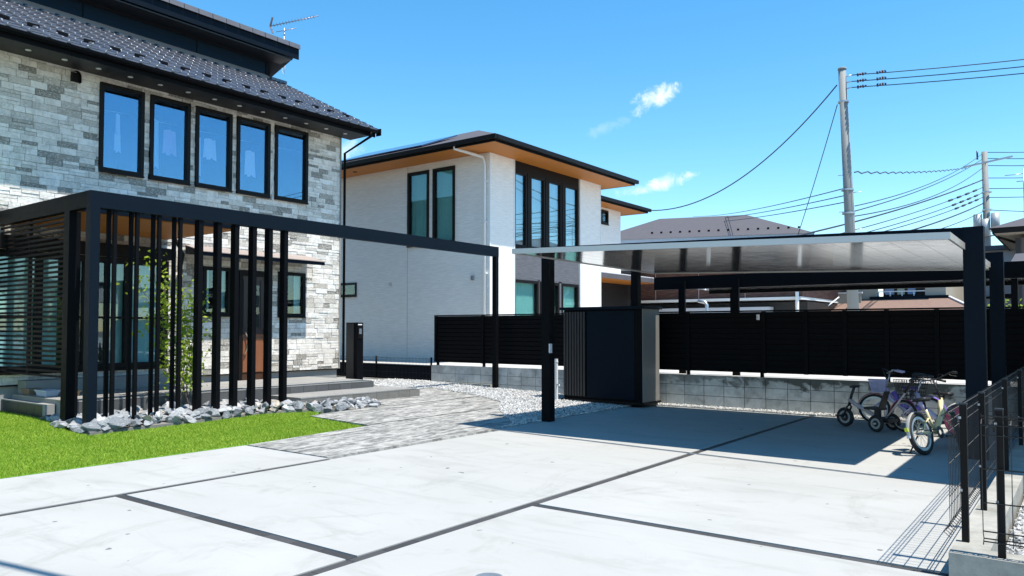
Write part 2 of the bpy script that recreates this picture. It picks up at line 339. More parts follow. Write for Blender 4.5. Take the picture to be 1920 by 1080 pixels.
def link(name, me, parent=None, local=False, kind=None, mw=None):
    o = bpy.data.objects.new(name, me); COL.objects.link(o)
    if mw is not None: o.matrix_world = mw
    if parent is not None:
        o.parent = parent
        if not local: o.matrix_parent_inverse = wm(parent).inverted()
    if kind: o['kind'] = kind
    return o
def wm(o):
    m = o.matrix_basis.copy()
    if o.parent: m = wm(o.parent) @ o.matrix_parent_inverse @ m
    return m
def tag(o, label=None, cat=None, group=None, kind=None):
    for k, v in (('label', label), ('category', cat), ('group', group), ('kind', kind)):
        if v: o[k] = v
    return o
def thing(name, loc, label, cat, group=None, rz=0):
    o = bpy.data.objects.new(name, None); COL.objects.link(o); o.location = loc; o.rotation_euler = (0, 0, rz); o.empty_display_size = .2
    return tag(o, label, cat, group)
def pieces(name, me, mats4, parent, limit=300, material=None):
    """alike pieces sharing one mesh: the nearest `limit` as parts, the rest joined into one part"""
    mats4 = sorted(mats4, key=lambda m: (m.to_translation()-cam.location).length)
    inv = wm(parent).inverted()
    for m in mats4[:limit]:
        o = bpy.data.objects.new(name, me); COL.objects.link(o); o.parent = parent; o.matrix_parent_inverse = inv; o.matrix_basis = m
    rest = mats4[limit:]
    if rest:
        b = M(); vs = [v.co.copy() for v in me.vertices]; fs = [tuple(p.vertices) for p in me.polygons]; sm = me.polygons[0].use_smooth
        for m in rest: b.add([m @ v for v in vs], fs, sm)
        b.build(name+'_rows', me.materials[0], parent, kind='stuff')
def unit_cube(name, mat, bev=0):
    me = bpy.data.meshes.new(name)
    if bev:
        bm = bmesh.new(); bmesh.ops.create_cube(bm, size=1); bmesh.ops.bevel(bm, geom=bm.edges[:], offset=bev, segments=1, affect='EDGES'); bm.to_mesh(me); bm.free()
    else:
        m = M().box(-.5, .5, -.5, .5, -.5, .5); me.from_pydata(m.v, [], m.f)
    me.materials.append(MT[mat]); return me
def bmat(x0, x1, y0, y1, z0, z1, rot=None):
    m = Matrix.Translation(((x0+x1)/2, (y0+y1)/2, (z0+z1)/2))
    if rot: m = m @ rot
    return m @ Matrix.Diagonal((abs(x1-x0), abs(y1-y0), abs(z1-z0), 1))
def ab(ax, p0, p1, u0, u1, z0, z1):
    return (p0, p1, u0, u1, z0, z1) if ax == 'x' else (u0, u1, p0, p1, z0, z1)
def subtract(rects, holes):
    for (a, b, c, d) in holes:
        o = []
        for (u0, u1, z0, z1) in rects:
            if a >= u1 or b <= u0 or c >= z1 or d <= z0: o.append((u0, u1, z0, z1)); continue
            if u0 < a: o.append((u0, a, z0, z1))
            if u1 > b: o.append((b, u1, z0, z1))
            m0, m1 = max(u0, a), min(u1, b)
            if z0 < c: o.append((m0, m1, z0, c))
            if z1 > d: o.append((m0, m1, d, z1))
        rects = o
    return rects
def wall(ax, p0, p1, u0, u1, z0, z1, holes, m=None):
    m = m or M()
    for r in subtract([(u0, u1, z0, z1)], holes): m.box(*ab(ax, p0, p1, *r))
    return m
def window(parent, ax, p, s, u0, u1, z0, z1, fw=.05, cols=1, rows=(), g='glass', fm='frame', proud=.03, room=.7, curtain=None, sill=True, label=None, cw=1.0):
    """framed window; the frame is a part, panes, blind and sill its sub-parts; s is the outward sign"""
    f = M(); o0, o1 = p+s*proud, p-s*.09
    for a, b, c, d in ((u0-.02, u0+fw, z0-.02, z1+.02), (u1-fw, u1+.02, z0-.02, z1+.02), (u0+fw, u1-fw, z1-fw, z1+.02), (u0+fw, u1-fw, z0-.02, z0+fw)): f.box(*ab(ax, o0, o1, a, b, c, d))
    us = [u0+(u1-u0)*i/cols for i in range(cols+1)]
    for u in us[1:-1]: f.box(*ab(ax, o0-s*.012, o1, u-fw*.6, u+fw*.6, z0+fw, z1-fw))
    zs = [z0]+list(rows)+[z1]
    for z in rows:
        for i in range(cols): f.box(*ab(ax, o0-s*.02, o1, us[i]+fw*.6, us[i+1]-fw*.6, z-.02, z+.02))
    w = f.build('window', fm, parent); 
    if label: w['label'] = label
    for i in range(cols):
        M().box(*ab(ax, p-s*.02, p-s*.026, us[i]+fw*.5, us[i+1]-fw*.5, z0+fw*.5, z1-fw*.5)).build('pane', g, w)
    r = M(); q = p-s*.09; k = p-s*(.09+room)
    r.box(*ab(ax, k, k-s*.02, u0, u1, z0, z1)); r.box(*ab(ax, q, k, u0-.02, u0, z0, z1)); r.box(*ab(ax, q, k, u1, u1+.02, z0, z1)); r.box(*ab(ax, q, k, u0, u1, z1, z1+.02)); r.box(*ab(ax, q, k, u0, u1, z0-.02, z0))
    r.build('room_recess', 'room', w)
    if curtain:
        c = M()
        for side in ((0, cw/2), (1-cw/2, 1)) if cw < 1 else ((0, 1),):
            a, b = u0+(u1-u0)*side[0], u0+(u1-u0)*side[1]; n = max(4, int((b-a)/.035)); V = []
            for i in range(n+1):
                u = a+(b-a)*i/n; off = p-s*(.105+(.022 if i % 2 else 0)+.008*math.sin(i*1.7))
                V += [(off, u, z0+.02) if ax == 'x' else (u, off, z0+.02), (off, u, z1-.02) if ax == 'x' else (u, off, z1-.02)]
            c.add(V, [(2*i, 2*i+2, 2*i+3, 2*i+1) for i in range(n)], True)
        c.build('curtain', curtain, w)
    if sill: M().box(*ab(ax, p+s*(proud+.03), p, u0-.02, u1+.02, z0-.045, z0-.022)).build('sill', fm, w)
    return w
def sheet(poly, hf, name, mat, kind='structure', parent=None, step=.4, dz=0):
    """ground sheet over a polygon, draped on the height function"""
    bm = bmesh.new(); vs = [bm.verts.new((x, y, 0)) for x, y in poly]; bm.faces.new(vs)
    xs = [p[0] for p in poly]; ys = [p[1] for p in poly]
    for axis, lo, hi in ((0, min(xs), max(xs)), (1, min(ys), max(ys))):
        t = lo+step
        while t < hi:
            co = (t, 0, 0) if axis == 0 else (0, t, 0); no = (1, 0, 0) if axis == 0 else (0, 1, 0)
            bmesh.ops.bisect_plane(bm, geom=bm.verts[:]+bm.edges[:]+bm.faces[:], plane_co=co, plane_no=no); t += step
    for v in bm.verts: v.co.z = hf(v.co.x, v.co.y)+dz
    bmesh.ops.recalc_face_normals(bm, faces=bm.faces)
    if sum(f.normal.z for f in bm.faces) < 0: bmesh.ops.reverse_faces(bm, faces=bm.faces)
    be = [e for e in bm.edges if e.is_boundary]; r = bmesh.ops.extrude_edge_only(bm, edges=be)
    for v in [v for v in r['geom'] if isinstance(v, bmesh.types.BMVert)]: v.co.z = -.13
    me = bpy.data.meshes.new(name); bm.to_mesh(me); bm.free(); me.materials.append(MT[mat]); return link(name, me, parent, kind=kind)
def inpoly(x, y, poly):
    c = False; n = len(poly)
    for i in range(n):
        x1, y1 = poly[i]; x2, y2 = poly[i-1]
        if (y1 > y) != (y2 > y) and x < (x2-x1)*(y-y1)/(y2-y1)+x1: c = not c
    return c
def scatter(poly, n):
    xs = [p[0] for p in poly]; ys = [p[1] for p in poly]; o = []
    while len(o) < n:
        x, y = random.uniform(min(xs), max(xs)), random.uniform(min(ys), max(ys))
        if inpoly(x, y, poly): o.append((x, y))
    return o
def H(x, y=0): return .2*min(1, max(0, (-7.2-x)/6.0))
def HL(x, y=0): return .165*min(1, max(0, (-8.72-x)/4.0))     # lawn: flush with the driveway edge
def HP(x, y=0): return H(x)*min(1, max(0, (y-5.8)/2.6))       # path: flush with the driveway, rising to the house
def pebbles(poly, n, size, name, label, zf, mat='gravel'):
    V = np.empty((n*6, 3)); P = np.array(scatter(poly, n)); r = size*(.6+.8*np.random.rand(n))
    base = np.array([(1, 0, 0), (0, 1, 0), (-1, 0, 0), (0, -1, 0), (0, 0, 1), (0, 0, -1)], float)
    F8 = np.array([(0, 1, 4), (1, 2, 4), (2, 3, 4), (3, 0, 4), (1, 0, 5), (2, 1, 5), (3, 2, 5), (0, 3, 5)])
    z = np.array([zf(x, y) for x, y in P])+r*np.random.uniform(-.1, .5, n)
    for i in range(n):
        a = np.linalg.qr(np.random.randn(3, 3))[0]; b = base*np.array((1, .8, .6))*np.random.uniform(.75, 1.2, (6, 1))
        V[i*6:i*6+6] = b@a.T*r[i]+(P[i][0], P[i][1], z[i])
    Fs = (F8[None]+np.arange(n)[:, None, None]*6).reshape(-1, 3)
    me = bpy.data.meshes.new(name); me.from_pydata(V.tolist(), [], Fs.tolist()); me.materials.append(MT[mat])
    return tag(link(name, me, kind='stuff'), label, 'gravel')
# ------------------------------------------------------------------ ground, driveway, path
g = M(); g.add([(-700, -700, -.14), (700, -700, -.14), (700, 700, -.14), (-700, 700, -.14)], [(0, 1, 2, 3)]); g.build('ground', 'ground', kind='structure')
dw = M().box(-8.78, -.72, -4, 9.0, -.12, -.03).box(-7.2, -.72, 9.0, 13.85, -.12, -.03).box(-.72, 8, -4, 5.35, -.12, -.03).build('driveway', 'gravelbase', kind='structure')
def carline(x): return 9.04+(x+7.1)*(-.53/6.05)
cs = [[(-8.75, -4), (-7.1, -4), (-7.1, 5.86), (-8.75, 5.86)], [(-7.0, -4), (-3.9, -4), (-3.9, 3.37), (-7.0, 3.37)],
      [(-7.0, 3.47), (-3.9, 3.47), (-3.9, carline(-3.9)-.05), (-7.0, carline(-7)-.05)], [(-3.8, -4), (8, -4), (8, 5.33), (-3.8, 5.33)],
      [(-3.8, 5.43), (-.7, 5.43), (-.7, carline(-.7)-.05), (-3.8, carline(-3.8)-.05)],
      [(-7.15, carline(-7.15)+.04), (-3.9, carline(-3.9)+.04), (-3.9, 13.8), (-7.15, 13.8)], [(-3.8, carline(-3.8)+.04), (-.7, carline(-.7)+.04), (-.7, 13.8), (-3.8, 13.8)]]
for p in cs: M().prism(p, -.03, 0).build('concrete_slab', 'concrete', dw)
u = unit_cube('joint_tile', 'strip'); ms = []
def strip(a, b, w, z0=-.03, z1=-.007, ln=.3):
    a, b = Vector((*a, 0)), Vector((*b, 0)); L = (b-a).length; n = max(1, round(L/ln)); ang = math.atan2((b-a).y, (b-a).x)
    for i in range(n):
        c = a+(b-a)*((i+.5)/n); ms.append(Matrix.Translation((c.x, c.y, (z0+z1)/2)) @ Matrix.Rotation(ang, 4, 'Z') @ Matrix.Diagonal((L/n-.004, w, z1-z0, 1)))
strip((-3.85, 1), (-3.85, 13.8), .094); strip((-7.05, 2), (-7.05, 5.84), .094); strip((-7.0, 3.42), (-3.9, 3.42), .094); strip((-3.8, 5.38), (-.72, 5.38), .094)
pieces('joint_tile', u, ms, dw)
M().beam((-7.15, carline(-7.15), -.016), (-.72, carline(-.72), -.016), .055, .026).build('drain_strip', 'steel', dw)
M().ring((-2.91, 3.63, .004), (0, 0, 1), 0.002, .085, .012, 24).build('inspection_cover', 'steel', dw)
lawn = [(-16, -2), (-8.76, -2), (-8.76, 8.0), (-10.15, 8.02), (-10.62, 8.6), (-10.9, 7.6), (-10.72, 6.4), (-10.62, 4.75), (-11.2, 4.72), (-12.1, 4.9), (-16, 4.95)]
sheet(lawn, HL, 'lawn', 'turf', dz=.004)
path = [(-8.74, 5.9), (-7.16, 5.9), (-7.16, 9.15), (-7.35, 9.75), (-7.9, 10.3), (-8.6, 11.0), (-9.2, 11.9), (-10.3, 12.5), (-12.0, 12.85), (-12.0, 11.45), (-11.06, 11.45), (-11.06, 10.0), (-10.3, 9.9), (-10.2, 8.04), (-8.74, 8.02)]
sheet(path, HP, 'path', 'path', dz=.002)
js = M()
for x, a, b in ((-8.76, 8.0, 11.0), (-10.2, 9.9, 12.4)):
    y = a
    while y < b: js.add([(x-.014, y, H(x)+.007), (x+.014, y, H(x)+.007), (x+.014, y+.5, H(x)+.007), (x-.014, y+.5, H(x)+.007)], [(0, 1, 2, 3)]); y += .5
js.build('path_joint', 'asphalt', kind='structure')
gr = [(-16.5, 11.2), (-12.0, 11.2), (-11.0, 11.2), (-9.8, 10.6), (-8.9, 9.9), (-7.17, 8.9), (-7.17, 14.08), (-16.5, 14.08)]
sheet(gr, H, 'gravel_bed', 'gravelbase', dz=-.012)
sheet([(-7.17, 13.8), (0, 13.8), (0, 14.08), (-7.17, 14.08)], H, 'gravel_margin', 'gravelbase', dz=.02)
grv = [(-14.5, 12.2), (-12.0, 12.2), (-12.0, 12.83), (-10.3, 12.46), (-9.2, 11.86), (-8.57, 10.96), (-7.87, 10.27), (-7.3, 9.72), (-7.14, 9.12), (-7.14, 14.05), (-14.5, 14.05)]
pebbles(grv, 19000, .019, 'gravel', 'pale crushed stone spread beside the carport and shed', lambda x, y: H(x)+.014)
pebbles([(-7.14, 13.78), (-.75, 13.78), (-.75, 14.06), (-7.14, 14.06)], 2600, .018, 'gravel', 'narrow strip of pale crushed stone at the foot of the block wall', lambda x, y: .022)
rg = [(-.48, 5.6), (3, 5.6), (3, 16), (-.48, 16)]
M().prism(rg, -.10, .0).build('gravel_bed', 'gravelbase', kind='structure')
pebbles([(-.47, 5.6), (.9, 5.6), (.5, 14), (-.47, 14)], 9000, .02, 'gravel', 'loose crushed stone behind the mesh fence on the right', lambda x, y: .008)
# grass blades
def grass(n):
    P = np.array(scatter([(-14.6, 2.3), (-8.77, 2.3), (-8.77, 8.0), (-10.15, 8.02), (-10.62, 8.55), (-10.9, 7.6), (-10.72, 6.4), (-10.62, 4.75), (-11.2, 4.72), (-12.1, 4.88), (-14.6, 4.93)], n))
    a = np.random.rand(n)*2*math.pi; h = .018+.022*np.random.rand(n); w = .0045; lean = .02*np.random.randn(n, 2)
    z = np.array([HL(x) for x in P[:, 0]])
    V = np.empty((n, 3, 3)); dx, dy = np.cos(a)*w, np.sin(a)*w
    V[:, 0] = np.stack((P[:, 0]-dx, P[:, 1]-dy, z), 1); V[:, 1] = np.stack((P[:, 0]+dx, P[:, 1]+dy, z), 1); V[:, 2] = np.stack((P[:, 0]+lean[:, 0], P[:, 1]+lean[:, 1], z+h), 1)
    me = bpy.data.meshes.new('grass'); me.vertices.add(3*n); me.vertices.foreach_set('co', V.ravel()); me.loops.add(3*n); me.loops.foreach_set('vertex_index', np.arange(3*n)); me.polygons.add(n)
    me.polygons.foreach_set('loop_start', np.arange(0, 3*n, 3)); me.polygons.foreach_set('loop_total', np.full(n, 3)); me.update(); me.materials.append(MT['grass'])
    tag(link('grass', me, kind='stuff'), 'bright green artificial grass in front of the rocks and pergola', 'grass')
grass(230000)
# ------------------------------------------------------------------ rocks
rb = sheet([(-12.0, 4.95), (-10.7, 4.8), (-10.8, 6.4), (-10.95, 7.6), (-10.65, 8.6), (-10.25, 9.0), (-10.3, 9.85), (-11.05, 9.9), (-12.0, 9.9)], H, 'rock_bed', 'ground', dz=.008)
rmesh = []
for k in range(9):
    bm = bmesh.new(); bmesh.ops.create_icosphere(bm, subdivisions=3, radius=1)
    pl = [(Vector((random.gauss(0, 1), random.gauss(0, 1), random.gauss(0, 1))).normalized(), random.uniform(.38, .72)) for _ in range(15)]
    for v in bm.verts:
        for n_, d in pl:
            t = v.co.dot(n_)
            if t > d: v.co -= n_*(t-d)
        v.co *= 1+.10*mnoise.noise(v.co*2.3+Vector((k*7, 0, 0)))
        v.co.x *= 1.15; v.co.z *= .78
    me = bpy.data.meshes.new('rock'); bm.to_mesh(me); bm.free(); me.materials.append(MT['rock']); rmesh.append(me)
rp = []
def rocks(poly, n, r0, r1, lift=0):
    t = 0
    while t < n:
        (x, y), = scatter(poly, 1); r = random.uniform(r0, r1)
        if any((x-a)**2+(y-b)**2 < ((r+c)*.68)**2 for a, b, c in rp if lift == 0):
            if random.random() < .98: continue
        t += 1; rp.append((x, y, r)); m = Matrix.Translation((x, y, H(x)+r*.42+lift)) @ Matrix.Rotation(random.uniform(0, 6.3), 4, 'Z') @ Matrix.Rotation(random.uniform(-.5, .5), 4, 'X') @ Matrix.Diagonal((r*1.2, r*random.uniform(.95, 1.3), r*random.uniform(.9, 1.3), 1))
        link('rock', random.choice(rmesh), rb, mw=None).matrix_basis = m
rocks([(-11.95, 5.0), (-10.72, 4.82), (-10.8, 6.4), (-10.95, 7.6), (-10.75, 8.3), (-11.95, 8.3)], 125, .085, .17)
rocks([(-11.1, 8.3), (-10.7, 8.3), (-10.3, 9.0), (-10.28, 9.7), (-10.98, 9.9), (-11.0, 8.6)], 44, .06, .115)
rocks([(-11.3, 5.0), (-10.72, 4.85), (-10.82, 6.4), (-10.95, 7.6), (-10.8, 8.3), (-11.25, 8.3)], 78, .06, .11, .07)
rocks([(-11.0, 8.3), (-10.7, 8.3), (-10.3, 9.0), (-10.28, 9.7), (-10.9, 9.8), (-10.95, 8.6)], 34, .05, .085, .06)
rocks([(-12.45, 4.92), (-11.5, 4.75), (-10.8, 4.75), (-10.8, 4.95), (-12.3, 5.0)], 20, .05, .10)
# ------------------------------------------------------------------ terrace with steps
TZ = .44
te = M().box(-14.2, -12.03, 5.12, 11.03, .0, TZ-.02).box(-12.0, -11.08, 8.5, 11.37, .0, .28).build('terrace', 'foundation', kind='structure')
ms = []
y = 5.1
while y < 11.0:
    for i in range(7):
        x = -12.0-i*.3; ms.append(bmat(x-.297, x, y, min(y+.595, 11.05), TZ-.02, TZ+random.uniform(-.0008, .0008)))
    y += .6
y = 8.5
while y < 11.35:
    for i in range(3): x = -11.05-i*.3; ms.append(bmat(x-.297, x, y, min(y+.595, 11.4), .28, .30))
    y += .6
pieces('floor_tile', unit_cube('floor_tile', 'terr_top'), ms, te)
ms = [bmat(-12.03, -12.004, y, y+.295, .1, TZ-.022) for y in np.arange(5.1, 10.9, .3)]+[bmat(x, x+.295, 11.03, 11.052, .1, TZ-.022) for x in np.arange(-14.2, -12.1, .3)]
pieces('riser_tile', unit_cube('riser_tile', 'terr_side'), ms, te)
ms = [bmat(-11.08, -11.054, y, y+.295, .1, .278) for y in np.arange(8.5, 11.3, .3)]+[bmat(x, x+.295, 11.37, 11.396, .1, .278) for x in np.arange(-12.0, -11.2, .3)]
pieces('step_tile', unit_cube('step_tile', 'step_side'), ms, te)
M().box(-14.18, -13.85, 5.2, 7.9, TZ+.002, .66).build('deck_step', 'foundation', te)
# low tiled wall at the left
lw = thing('low_wall', (-13.9, 5.03, .1), 'low dark green tiled wall with a grey cap between lawn and terrace', 'low wall')
M().box(-17, -12.62, 5.0, 5.09, 0, .35).box(-12.62, -12.52, 4.97, 5.1, 0, .37).box(-17, -12.62, 4.985, 5.1, .35, .368).build('core', 'foundation', lw)
pieces('wall_tile', unit_cube('wall_tile', 'lowtile'), [bmat(x, x+.294, 4.98, 5.0, .04, .346) for x in np.arange(-12.92, -16.9, -.3)], lw)
# ------------------------------------------------------------------ stone house
FX = -14.2
SH = thing('stone_house', (-17, 7, 0), 'two storey house clad in pale grey split stone with black tiled roof', 'house')
ups = [(6.45+.93*i, 6.45+.93*i+.77, 4.40, 5.97) for i in range(4)]+[(10.18, 11.02, 4.40, 5.99)]
low = [(4.75, 7.75, .80, 2.80), (8.52, 9.10, 1.81, 2.76), (9.32, 10.05, .46, 2.74), (10.30, 10.99, 1.81, 2.76)]
holes = ups+low
wl = wall('x', FX-.16, FX-.03, 1.5, 12.0, .58, 6.2, holes); wl.box(-20, FX-.16, 11.86, 12.0, .58, 6.2).box(-20, FX-.16, 1.5, 1.64, .58, 6.2).box(-20, -19.86, 1.64, 11.86, .58, 6.2)
wl.build('wall', 'mortar', SH)
fd = M()
for r in subtract([(1.5, 11.98, .0, .56)], [(9.32, 10.05, .3, 1)]): fd.box(FX-.15, FX-.04, *r)
fd.box(-20, FX-.15, 11.84, 11.98, 0, .56).build('foundation', 'foundation', SH)
M().box(FX-.03, FX+.012, 1.5, 12.02, .563, .583).build('base_flashing', 'frame', SH)
cells = []
z = .585; row = 0
random.seed(21)
while z < 6.18:
    h = random.choice((.12, .12, .105, .12)); h = min(h, 6.19-z); y = 1.6-random.random()*.4
    if h < .03: break
    while y < 12.02:
        w = random.choice((.18, .24, .27, .33, .40)); a, b = max(1.5, y), min(12.02, y+w)
        if b-a > .02:
            if h > .11 and random.random() < .40: cells += [(a, b, z, z+h/2), (a, b, z+h/2, z+h)]
            else: cells.append((a, b, z, z+h))
        y += w
    z += h
ms = []
sh = [(a-.021, b+.021, c-.03, d+.021) for a, b, c, d in holes]
for c in cells:
    for (a, b, z0, z1) in subtract([c], sh):
        if b-a < .015 or z1-z0 < .012: continue
        d = random.uniform(.022, .036); tl = Matrix.Rotation(random.uniform(-.012, .012), 4, 'Z') @ Matrix.Rotation(random.uniform(-.03, .03), 4, 'Y')
        ms.append(bmat(FX-.03, FX-.03+d, a+.003, b-.003, z0+.0025, z1-.0025, tl))
pieces('stone', unit_cube('stone', 'stone'), ms, SH)
cm = M().box(FX-.03, FX+.016, 12.0, 12.035, .58, 6.2); cm.build('corner_trim', 'foundation', SH)
for i, (a, b, c, d) in enumerate(ups):
    w = window(SH, 'x', FX, 1, a, b, c, d, fw=.045, g='glass', proud=.045, room=.9)
    cl = M(); q = FX-.20
    def garment(y0, y1, z0, z1, name='hanging_cloth', mat='cloth'):
        m = M(); n = 6; V = []
        for k in range(n+1):
            t = k/n; yy = y0+(y1-y0)*t; off = q+.02*math.sin(k*2.4)
            V += [(off, yy+(.3*(y1-y0))*(.5-t)*.6, z1-.06*abs(t-.5)), (off+.01, yy, z0+.03*math.sin(k*1.9))]
        m.add(V, [(2*k, 2*k+2, 2*k+3, 2*k+1) for k in range(n)], True); m.build(name, mat, w)
    if i == 0: garment(a+.36, a+.44, c+.75, c+1.15); garment(a+.34, a+.46, c+.42, c+.78)
    if i == 1: garment(a+.10, a+.26, c+.25, c+1.2, mat='curtain'); garment(a+.34, a+.62, c+.55, c+1.05, mat='clothp')
    if i == 2: garment(a+.08, a+.22, c+.25, c+1.05); garment(a+.27, a+.56, c+.62, c+1.05)
    if i == 3: garment(a+.10, a+.2, c+.7, c+1.05); garment(a+.30, a+.56, c+.42, c+.98)
    M().tube([(q, a+.03, d-.42), (q, b-.03, d-.40)], .008, 6).build('drying_rail', 'steel', w)
window(SH, 'x', FX, 1, 4.75, 7.75, .80, 2.80, fw=.09, cols=4, rows=(1.72,), g='glass2', room=1.4, curtain='curtain', cw=.72, label='wide dark framed terrace window with pale curtains')
window(SH, 'x', FX, 1, 8.52, 9.10, 1.81, 2.76, fw=.05, g='glass2', room=.8, curtain='curtain', cw=.6)
window(SH, 'x', FX, 1, 10.30, 10.99, 1.81, 2.76, fw=.05, g='glass2', room=.8, curtain='curtain', cw=.6)
M().box(FX, FX+.18, 4.6, 7.75, 2.83, 3.05).build('shutter_box', 'frame', SH)
dp = M().box(FX-.08, FX+.03, 9.32, 9.40, .44, 2.74).box(FX-.08, FX+.03, 9.97, 10.05, .44, 2.74).box(FX-.08, FX+.03, 9.40, 9.97, 2.64, 2.74).build('door_frame', 'frame', SH)
dr = M().box(FX-.075, FX-.03, 9.40, 9.97, .45, 2.64).build('door', 'door', SH)
for a, b, c, d, mt in ((9.44, 9.67, .60, 1.32, 'door'), (9.72, 9.93, .60, 1.32, 'door')): M().box(FX-.03, FX-.012, a, b, c, d).build('panel', mt, dr)
M().box(FX-.03, FX-.02, 9.405, 9.965, 1.40, 2.635).build('upper_panel', 'doordark', dr)
for a, b in ((9.44, 9.60), (9.86, 9.94)): M().box(FX-.02, FX-.008, a, b, 1.52, 2.56).build('panel', 'doordark', dr)
M().box(FX-.02, FX-.012, 9.64, 9.82, 1.55, 2.45).build('door_glass', 'glass2', dr)
M().tube([(FX-.03, 9.46, 1.45), (FX+.03, 9.46, 1.45), (FX+.05, 9.52, 1.32), (FX+.05, 9.5, 1.1), (FX+.03, 9.46, .98), (FX-.03, 9.46, .98)], .013, 8).build('handle', 'brass', dr)
# canopy over the entrance
M().hexa([(FX+.03, 8.1, 2.99), (-13.56, 8.1, 2.93), (-13.56, 11.05, 2.93), (FX+.03, 11.05, 2.99), (FX+.03, 8.1, 3.16), (-13.56, 8.1, 3.0), (-13.56, 11.05, 3.0), (FX+.03, 11.05, 3.16)]).build('canopy', 'navy', SH)
M().hexa([(FX+.03, 8.08, 3.162), (-13.54, 8.08, 3.002), (-13.54, 11.07, 3.002), (FX+.03, 11.07, 3.162), (FX+.03, 8.08, 3.176), (-13.54, 8.08, 3.016), (-13.54, 11.07, 3.016), (FX+.03, 11.07, 3.176)]).build('canopy_sheet', 'flash', SH)
# terrace roof slab with cedar underside
M().box(FX+.03, -11.80, 5.05, 7.75, 3.252, 3.42).build('terrace_roof', 'navy', SH)
for k in range(12): M().box(FX+.04+k*.194, FX+.04+k*.194+.190, 5.07, 7.73, 3.236, 3.252).build('soffit_board', 'soffitwood', SH)
M().tube([(FX+.09, 7.98, .6), (FX+.09, 7.98, 2.75), (-13.9, 7.9, 2.95), (-13.9, 7.7, 3.3)], .035, 8).build('downpipe', 'frame', SH)
# main roof
E0, E1 = Vector((-13.42, 0, 6.24)), Vector((-17.1, 0, 8.07)); sl_ = E1-E0; ang = math.atan2(sl_.z, -sl_.x); RY0, RY1 = 1.2, 12.42
def roofpt(t, y, up=0): return Vector((E0.x+sl_.x*t, y, E0.z+sl_.z*t))+Vector((math.sin(ang), 0, math.cos(ang)))*up
M().hexa([roofpt(0, RY0, -.12), roofpt(0, RY1, -.12), roofpt(1.25, RY1, -.12), roofpt(1.25, RY0, -.12), roofpt(0, RY0, -.02), roofpt(0, RY1, -.02), roofpt(1.25, RY1, -.02), roofpt(1.25, RY0, -.02)]).build('roof_deck', 'soffitdark', SH)
M().box(FX+.0, -13.44, RY0, RY1-.1, 6.10, 6.125).build('soffit', 'soffitdark', SH)
M().box(-13.46, -13.43, RY0, RY1, 6.07, 6.24).build('fascia', 'black', SH)
gt = M()
for k in range(7):
    a0, a1 = math.pi+math.pi*k/6, 0
gp = [(-13.36+.06*math.cos(math.pi+math.pi*k/6), 6.21+.065*math.sin(math.pi+math.pi*k/6)) for k in range(7)]
V = [(x, RY0, z) for x, z in gp]+[(x, RY1+.05, z) for x, z in gp]+[(x*1.0+(.006 if x > -13.36 else -.006), RY0, z-.006) for x, z in gp]+[(x+(.006 if x > -13.36 else -.006), RY1+.05, z-.006) for x, z in gp]
gt.add(V, [(i, i+1, 8+i, 7+i) for i in range(6)]+[(14+i, 21+i, 22+i, 15+i) for i in range(6)]).build('gutter', 'black', SH)
M().box(-13.43, -13.28, RY1+.02, RY1+.05, 6.10, 6.26).build('gutter_end', 'black', SH)
M().tube([(-13.34, 12.2, 6.14), (-13.34, 12.2, 6.04), (-14.12, 12.08, 5.72), (-14.12, 12.08, .5)], .032, 8).build('downpipe', 'black', SH)
# tiles
tm = M(); prof = []
W_, L_ = .30, .315
for k in range(11):
    t = (0, .03, .07, .12, .17, .21, .24, .45, .6, .8, 1)[k]; x = t*W_; hgt = .048*math.sin(math.pi*min(1, t/.5)) if t < .5 else -.008*math.sin(math.pi*(t-.5)/.5)
    prof.append((x, (0, .022, .036, .041, .036, .022, .0, -.001, -.001, -.001, 0)[k]))
tv = []
for (x, h) in prof: tv += [(0, x, .002), (-.012, x, h*.35+.016), (0, x, h*.85+.036), (.03, x, h+.040), (L_, x, h+.006)]
tm.add(tv, [(5*k+j, 5*k+j+1, 5*k+j+6, 5*k+j+5) for k in range(10) for j in range(4)], True)
tm.add([tv[0], tv[1], tv[2], tv[3], tv[4], (L_, 0, -.01)], [(0, 1, 2, 3, 4, 5)]); tm.add([tv[50], tv[51], tv[52], tv[53], tv[54], (L_, W_, -.01)], [(5, 4, 3, 2, 1, 0)])
tme = bpy.data.meshes.new('roof_tile'); tme.from_pydata(tm.v, [], tm.f); tme.polygons.foreach_set('use_smooth', tm.sm); tme.materials.append(MT['rooftile'])
ms = []; nrow = 15; Lt = sl_.length
for r in range(nrow):
    for c in range(int((RY1-RY0)/.3)+1):
        y = RY1-.3*(c+1)
        if y < 2.3: continue
        p = roofpt((r*.27-.03)/Lt, y, 0)
        ms.append(Matrix.Translation(p) @ Matrix.Rotation(-(math.pi-ang)+math.pi, 4, 'Y').inverted() @ Matrix.Identity(4))
def tmatrix(p):
    ex = Vector((sl_.x, 0, sl_.z)).normalized(); ey = Vector((0, 1, 0)); ez = Vector((math.sin(ang), 0, math.cos(ang)))
    return Matrix(((ex.x, ey.x, ez.x, p.x), (ex.y, ey.y, ez.y, p.y), (ex.z, ey.z, ez.z, p.z), (0, 0, 0, 1)))
ms = [tmatrix(m.to_translation()) for m in ms]
pieces('roof_tile', tme, ms, SH)
rk = M()
for k in range(16):
    t0, t1 = (k*.27-.04)/Lt, (k*.27+.25)/Lt
    a, b = roofpt(t0, RY1, .055), roofpt(t1, RY1, .03); rk.hexa([a+Vector((0, 0, -.10)), a+Vector((0, .09, -.10)), b+Vector((0, .09, -.10)), b+Vector((0, 0, -.10)), a, a+Vector((0, .09, 0)), b+Vector((0, .09, 0)), b])
rk.build('rake_tiles', 'rooftile', SH)
